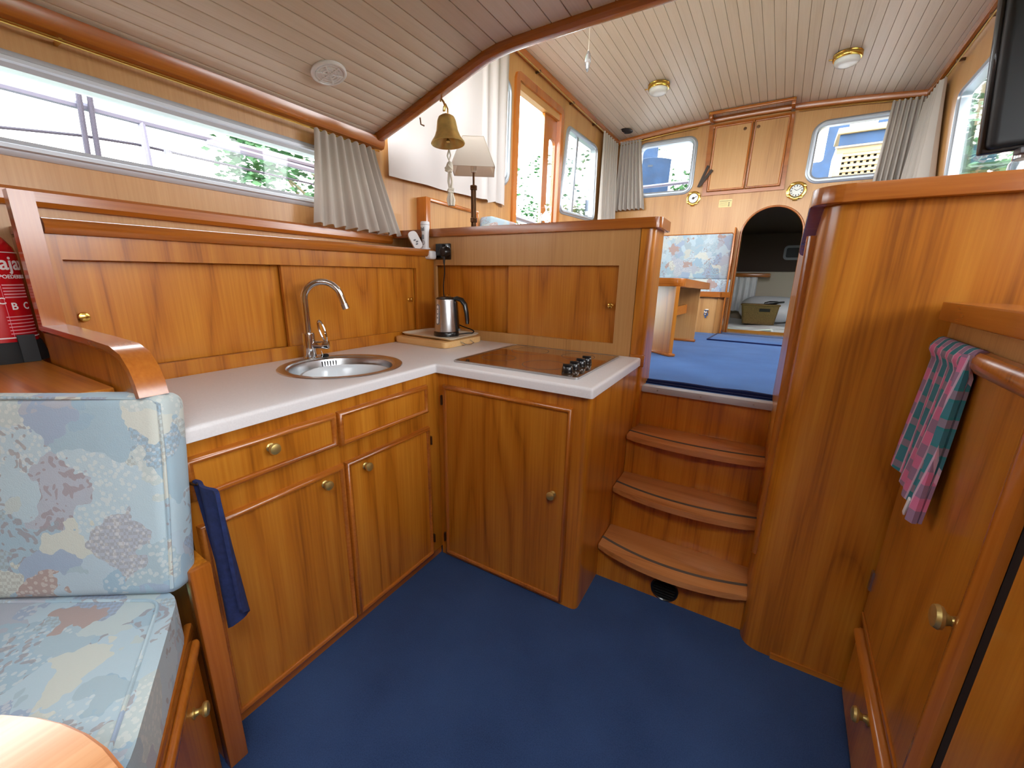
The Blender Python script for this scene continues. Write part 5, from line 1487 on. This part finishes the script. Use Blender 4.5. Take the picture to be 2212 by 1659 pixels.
pillow((.62, 7.15, .92), .2, .22, .09, R(8), label='flatter white pillow at the right of the after cabin bed')
bk_ = thing('wicker_basket', (-.12, 6.55, .83), 'brown wicker basket on the white after cabin bed', 'basket')
def bas(h, s): return rrect(-.33 + .02 - s, .085 - .02 + s, 6.42 - s, 6.66 + s, .035, 4), h
mb = MB(); rg_ = []
for h, s in ((.832, .0), (1.075, .032), (1.085, .036), (1.085, .022), (1.07, .018), (.845, -.012)):
    rg_.append([mb.bm.verts.new((u, v, h)) for u, v in bas(h, s)[0]])
for Aq, Bq in zip(rg_, rg_[1:]):
    k_ = len(Aq)
    for k in range(k_): mb.bm.faces.new((Aq[k], Aq[(k + 1) % k_], Bq[(k + 1) % k_], Bq[k]))
mb.bm.faces.new(rg_[0]); mb.bm.faces.new(rg_[-1][::-1])
obj('woven_body', mb, 'wicker_dark', bk_)
obj('rim', MB().tube([(u, v, 1.085) for u, v in bas(1.085, .03)[0]], .014, 8, closed=True), 'wicker_dark', bk_)
obj('handle_hole', MB().box(-.125, .0, 6.388, 6.398, 1.0, 1.04, .004), 'dark_gap', bk_)
obj('hair_brush', MB().lathe([(0, -.11), (.02, -.1), (.03, -.04), (.022, .03), (.012, .06), (.012, .12), (0, .125)], Matrix.Translation((.02, 6.5, 1.118)) @ Matrix.Rotation(R(82), 4, 'Y'), 14, 1, .7), 'black_plastic', label='black hairbrush lying across the wicker basket', cat='hairbrush')
sf = thing('cabin_shelf', (-.4, 7.9, 1.5), 'short dark wooden shelf on the after cabin wall', 'shelf')
obj('board', MB().box(-.75, -.10, 7.80, 8.1, 1.50, 1.56, .012), 'trim_x', sf)
curtain('curtain', curtain_surf(((-.72, 7.86), (-.27, 7.86)), ((-.72, 7.86), (-.27, 7.86)), 1.50, .95, 5, .015, .025, 21), 'small white curtain under the shelf in the after cabin', 'linen', 80, 16, base=(-.5, 7.86, .95))
frame(SAL)
wn = thing('cabin_porthole', (.25, 8.06, 1.8), 'small dark grey rounded window frame high in the after cabin', 'porthole')
lp = rrect(.02, .50, 1.78, 2.0, .06, 5)
obj('frame', MB().plate(lp, [inset(lp, .035)], lambda u, v, w: (u, 8.06 - w, v), -.01, .02), 'grey_plastic', wn)
obj('blind', MB().plate(inset(lp, .03), [], lambda u, v, w: (u, 8.06 - w, v), -.01, .004), 'matte_black', wn)
rdq = thing('cabin_light_switch', (.28, 8.05, 2.15), 'small row of switches high on the after cabin wall', 'switch panel')
obj('plate', MB().box(.22, .40, 8.045, 8.07, 2.15, 2.20, .006), 'grey_plastic', rdq)
for k in range(3): obj('rocker', MB().box(.235 + .05 * k, .265 + .05 * k, 8.036, 8.05, 2.158, 2.192, .003), 'white_plastic', rdq)
# ================================================================== television above the tall bulkhead
frame(GAL)
tv = thing('television', (.72, 1.72, 1.5), 'back of a black flat television on a bracket at the right edge', 'television')
mT = Matrix.Translation((.472, 1.66, 1.605)) @ Matrix.Rotation(R(-6), 4, 'Y') @ Matrix.Rotation(R(8), 4, 'Z')
obj('rear_shell', MB().boxm(mT @ Matrix.Translation((.385, 0.012, .26)), .765, .036, .525, .013, 4), 'matte_black', tv)
obj('bezel', MB().boxm(mT @ Matrix.Translation((.385, .034, .26)), .78, .022, .54, .006, 2), 'black_plastic', tv)
for (a, b) in ((.075, .055), (.075, .30), (.40, .055)):
    obj('screw_hole', MB().lathe([(0, 0), (.010, 0), (.008, .003), (0, .001)], mT @ look((a, -.007, b), (0, -1, 0)), 14), 'dark_gap', tv)
obj('cable_socket', MB().lathe([(0, 0), (.024, 0), (.024, .008), (.018, .014), (.012, .010), (0, .010)], mT @ look((.15, -.007, .075), (0, -1, 0)), 20), 'steel', tv)
obj('mount_boss', MB().boxm(mT @ Matrix.Translation((.30, -.014, .29)), .20, .03, .22, .006), 'black_plastic', tv)
obj('bottom_strip', MB().boxm(mT @ Matrix.Translation((.115, .02, -.016)), .10, .03, .016, .004), 'grey_plastic', tv)
obj('wall_arm', MB().boxm(mT @ Matrix.Translation((.55, -.012, .1)), .06, .03, .6, .004), 'black_plastic', tv)
# things behind it on the helm console
frame(SAL)
hcn = thing('helm_console', (.82, 2.9, ZF), 'teak helm console edge showing beneath the television', 'console')
obj('panel', MB().box(.775, .95, 2.55, 2.72, ZF, 1.655, .008), 'trim_z', hcn)
gj = thing('glass_jar', (.835, 2.62, 1.655), 'clear glass jar standing on the helm console', 'jar')
obj('jar_body', MB().lathe([(0, 0), (.045, 0), (.048, .01), (.048, .10), (.04, .115), (.038, .12), (.034, .118), (.044, .1), (.044, .012), (0, .006)], Matrix.Translation((.835, 2.62, 1.655)), 28), 'crystal', gj)
obj('lid', MB().lathe([(0, .118), (.042, .118), (.042, .135), (0, .137)], Matrix.Translation((.835, 2.62, 1.655)), 28), 'chrome', gj)
obj('white_mug', MB().lathe([(0, 0), (.032, 0), (.036, .01), (.036, .09), (.032, .09), (.032, .012), (0, .01)], Matrix.Translation((.912, 2.62, 1.655)), 24), 'white_china', label='white mug on the helm console beside the glass jar', cat='mug')

# ================================================================== outside: deck, rails, trees
frame(GAL)
def rail(name, label, posts, rails, mat='rail_grey', cat='railing', r=.016):
    t = thing(name, posts[0][0], label, cat)
    for a, b in posts: obj('stanchion', MB().tube([a, b], r * .9, 8), mat, t)
    for q in rails: obj('rail', MB().tube(q, r, 8), mat, t)
    return t
struct('side_deck', MB().box(-3.0, XW - .05, -3, 9.5, 1.28, 1.33), 'deck_grey')
struct('side_deck', MB().box(1.35, 2.4, -3, 9.5, 1.28, 1.33), 'deck_grey')
XO = -2.75
rail('guard_rail', 'pale guard rail with stanchions outside the galley window', [((XO, 1.02, 1.33), (XO, 1.02, 1.965)), ((XO, 2.6, 1.33), (XO, 2.6, 1.965)), ((XO + .02, 1.13, 1.33), (XO, 1.11, 1.86))], [[(XO, -1.2, 1.966), (XO, 1.0, 1.966), (XO, 1.5, 1.972), (XO, 4.5, 1.985)], [(XO, 1.3, 1.95), (XO, 4.5, 1.90)]], r=.018)
obj('guard_wire', MB().tube([(XO - .03, -1.2, 1.72), (XO - .03, .543, 1.81), (XO - .03, .785, 1.846), (XO - .03, .994, 1.862), (XO - .03, 1.882, 1.859), (XO - .03, 4.5, 1.83)], .007, 6), 'dark_rope', label='thin guard wire below the rail outside the galley window', cat='wire')
for k, (ya, lab) in enumerate(((.792, 'dark mooring rope hanging on the guard rail, the nearer to the left edge'), (.828, 'dark mooring rope hanging on the guard rail, the one nearer the stanchion'))):
    obj('mooring_rope', MB().tube([(XO + .03, ya + .012, 2.2), (XO + .03, ya + .006, 2.0), (XO + .03, ya, 1.9), (XO + .035, ya - .006, 1.80), (XO + .03, ya - .012, 1.62)], .011, 8), 'dark_rope', label=lab, cat='rope')
def tree(c, h, w, nleaf, seed, label, lsz=.16, trunk=.16, frm=GAL):
    frame(frm)
    rnd = random.Random(seed)
    t = thing('tree', c, label, 'tree', 'trees on the bank')
    tops = []
    mb = MB()
    c = Vector(c)
    mb.tube([c, c + Vector((.1 * w, 0, h * .35)), c + Vector((.0, .05 * w, h * .7))], [trunk, trunk * .7, trunk * .35], 8)
    for k in range(9):
        a = rnd.uniform(0, 2 * PI); z = h * rnd.uniform(.2, .62)
        e_ = c + Vector((w * .8 * math.cos(a), w * .8 * math.sin(a), z + h * rnd.uniform(.1, .35)))
        mb.tube([c + Vector((.05 * w, 0, z)), c.lerp(e_, .5) + Vector((0, 0, z * .4)), e_], [trunk * .35, trunk * .22, trunk * .08], 6)
        tops.append(e_)
    obj('trunk', mb, 'bark', t)
    cl = []
    for k in range(46):
        e_ = rnd.choice(tops)
        cl.append(e_ + Vector((rnd.gauss(0, w * .3), rnd.gauss(0, w * .3), rnd.gauss(0, h * .14))))
    mb = MB()
    for k in range(nleaf):
        q = rnd.choice(cl) + Vector((rnd.gauss(0, w * .13), rnd.gauss(0, w * .13), rnd.gauss(0, w * .13)))
        s = lsz * rnd.uniform(.6, 1.3)
        m = Matrix.Translation(q) @ Matrix.Rotation(rnd.uniform(0, 6.3), 4, 'Z') @ Matrix.Rotation(rnd.uniform(-1.2, 1.2), 4, 'X')
        v = [mb.bm.verts.new(m @ Vector(p)) for p in ((-s / 2, 0, 0), (0, -s * .28, .02 * s), (s / 2, 0, 0), (0, s * .28, .02 * s))]
        mb.bm.faces.new(v)
    o = obj('foliage', mb, 'leaf', t, kind='stuff')
tree((-11.5, 9.2, -.5), 7.2, 2.3, 8000, 1, 'leafy green tree beyond the guard rail outside the galley window', .24, .28)
tree((-21.0, 21.5, -.5), 7.4, 3.0, 4200, 2, 'leafy tree farther aft behind the nearer tree outside', .26, .28)
tree((-10.0, 20.0, -1), 7.2, 2.2, 2600, 3, 'bushy tree low behind the small saloon side window', .26, .25)
tree((4.4, 16.5, -1), 10.5, 3.4, 6000, 4, 'tall tree outside the right saloon window', .30, .35)
tree((-4.3, 23.0, -1), 8.2, 2.6, 2600, 6, 'distant tree behind the after deck chair', .3, .3)
struct('river_bank', MB().box(-60, 60, -40, 80, -1.2, -1.0), 'leaf')
# canvas-covered boat alongside, seen through the side door
frame(SAL)
nb = thing('neighbour_boat_cover', (-5.5, 6.9, -1.0), 'pale canvas cover of the boat alongside seen through the door', 'boat cover')
def tarp(u, v):
    y = 4.6 + 4.6 * u
    return Vector((-4.6 - 1.5 * v, y, 2.08 + .42 * v - .22 * u + .05 * math.sin(9 * u + 4 * v) - .12 * math.sin(PI * u)))
obj('cover', MB().cloth(tarp, 30, 12, .02), 'pale_canvas', nb)
def skirt(u, v):
    y = 4.6 + 4.6 * u
    return Vector((-4.6 + .1 * v, y, 2.08 - .22 * u + .05 * math.sin(9 * u) - .12 * math.sin(PI * u) - 1.2 * v))
obj('skirt', MB().cloth(skirt, 30, 6, .02), 'grey_canvas', nb)
obj('hull', MB().prism([(-4.7, 1.6), (-6.2, 1.6), (-6.0, -1.0), (-5.0, -1.0)], 'xz', 4.7, 9.1), 'white_paint', nb)
rail('boarding_rail', 'white boarding rail with black end cap outside the side door', [((-2.75, 5.05, 1.33), (-2.75, 5.05, 2.0))], [[(-2.75, 3.9, 2.03), (-2.75, 5.1, 2.02)]], r=.03)
obj('rail_end_cap', MB().tube([(-2.75, 5.08, 2.02), (-2.75, 5.18, 2.02), (-2.75, 5.2, 1.98)], .04, 10), 'black_rubber', label='black rubber cap on the end of the boarding rail', cat='rail cap')
obj('hanging_line', MB().tube([(-2.72, 5.1, 2.0), (-2.72, 5.08, 1.8), (-2.72, 5.05, 1.5)], .012, 6).tube([(-2.72, 5.17, 2.0), (-2.72, 5.16, 1.8), (-2.72, 5.13, 1.5)], .012, 6), 'dark_rope', label='dark looped line hanging from the boarding rail', cat='rope')
# blue dodger panel outside the small side window
bp_ = thing('blue_dodger', (-2.5, 6.3, 1.4), 'blue canvas dodger outside the small saloon side window', 'canvas')
obj('panel', MB().cloth(lambda u, v: Vector((-2.45 + .02 * math.sin(14 * u), 5.75 + 1.3 * u, 1.45 + 1.0 * v)), 30, 6, .01), 'blue_canvas', bp_)
obj('top_pipe', MB().tube([(-2.45, 5.7, 2.46), (-2.45, 7.1, 2.46)], .018, 8), 'white_paint', bp_)
# after deck
struct('after_deck', MB().box(-2.4, 1.6, 5.66, 9.2, 2.23, 2.28), 'deck_grey')
rail('after_rail', 'white pipe rail across the after deck outside the left window', [((-1.95, 6.1, 2.28), (-1.95, 6.1, 2.72)), ((-.9, 6.1, 2.28), (-.9, 6.1, 2.72))], [[(-2.2, 6.1, 2.615), (-.7, 6.1, 2.635)]], r=.022)
def chair(c, rot, label):
    t = thing('deck_chair', c, label, 'chair')
    m = Matrix.Translation(c) @ Matrix.Rotation(R(rot), 4, 'Z')
    for x in (-.28, .28):
        obj('frame_side', MB().tube([m @ Vector(p) for p in ((x, -.3, 0), (x, .05, .22), (x, .25, .75), (x, .27, .82))], .018, 8).tube([m @ Vector(p) for p in ((x, .3, 0), (x, -.1, .26), (x, -.3, .42), (x, .18, .46))], .018, 8), 'white_paint', t)
    obj('back_canvas', MB().cloth(lambda u, v: m @ Vector((-.27 + .54 * u, .10 + .17 * v - .05 * math.sin(PI * u), .40 + (.44 + .05 * math.sin(PI * u)) * v)), 14, 8, .02), 'blue_canvas', t)
    obj('seat_canvas', MB().cloth(lambda u, v: m @ Vector((-.27 + .54 * u, -.28 + .42 * v, .40 - .08 * math.sin(PI * u) - .05 * math.sin(PI * v))), 12, 8, .02), 'blue_canvas', t)
    obj('maker_tag', MB().boxm(m @ Matrix.Translation((.04, .205, .78)) @ Matrix.Rotation(R(-20), 4, 'X'), .10, .004, .025), 'grey_canvas', t)
    return t
chair((-1.90, 6.95, 2.285), 195, 'blue canvas deck chair outside the left after window')
obj('chair_armrest', MB().tube([(.22, 6.3, 2.28), (.23, 6.3, 2.42), (.27, 6.3, 2.47), (.36, 6.3, 2.46), (.40, 6.3, 2.44)], .018, 8).tube([(.27, 6.3, 2.28), (.33, 6.3, 2.46)], .012, 8), 'white_paint', label='bent white pipe bollard on the after deck below the latticed box', cat='armrest')  # bare bent pipe standing in for the arm of a second deck chair
# blue enclosure of the after deck with its clear panels
en = thing('deck_enclosure', (-.3, 9.0, 2.36), 'blue canvas enclosure with clear panels round the after deck', 'canvas')
mb = MB().plate([(-3.3, 2.28), (1.8, 2.28), (1.8, 4.9), (-3.3, 4.9)], [rrect(-2.40, -1.2, 3.10, 4.75, .05), rrect(-1.0, -.35, 3.1, 4.75, .05), rrect(-.20, .33, 3.42, 4.75, .05), rrect(.60, .95, 3.85, 4.75, .05)], lambda u, v, w: (u, w, v), 9.0, 9.03)
obj('after_panel', mb, 'blue_canvas', en)
obj('side_strip', MB().box(-3.3, -3.27, 7.8, 9.0, 2.28, 4.9), 'blue_canvas', en)
# latticed deck box
lb = thing('lattice_box', (.95, 7.2, 2.36), 'cream deck locker with square lattice front outside the right window', 'deck box')
LX0, LX1, LY = .40, 1.36, 7.0
# lattice: crossing slats, each its own piece
cell = .061
obj('corner_frame', MB().box(LX0, LX0 + .075, LY - .02, LY + .03, 2.28, 3.0, .004).box(LX0, LX1, LY - .02, LY + .03, 2.985, 3.05, .004), 'cream_paint', lb)
k = 0
xx = LX0 + .075
while xx < LX1:
    obj('slat', MB().box(xx + .029, xx + cell, LY - .004, LY + .008, 2.28, 2.99), 'cream_paint', lb); xx += cell
zz = 2.28
while zz < 2.99:
    obj('slat', MB().box(LX0 + .06, LX1, LY - .016, LY - .004, zz, zz + .032), 'cream_paint', lb); zz += cell
obj('inside', MB().box(LX0 + .02, LX1, LY + .06, LY + .07, 2.28, 3.0), 'dark_gap', lb)
obj('side_panel', MB().box(LX0 - .012, LX0, LY - .02, LY + .5, 2.28, 3.05), 'white_paint', lb)
obj('lid_front', MB().box(LX0 - .02, LX1, LY - .05, LY - .03, 3.05, 3.07), 'cream_paint', lb)
obj('blue_band', MB().box(LX0 + .01, LX1, LY + .02, LY + .04, 3.06, 3.22), 'blue_canvas', lb)
obj('lid_top', MB().box(LX0 - .02, LX1, LY - .02, LY + .5, 3.22, 3.29, .006), 'cream_paint', lb)
frame(GAL)
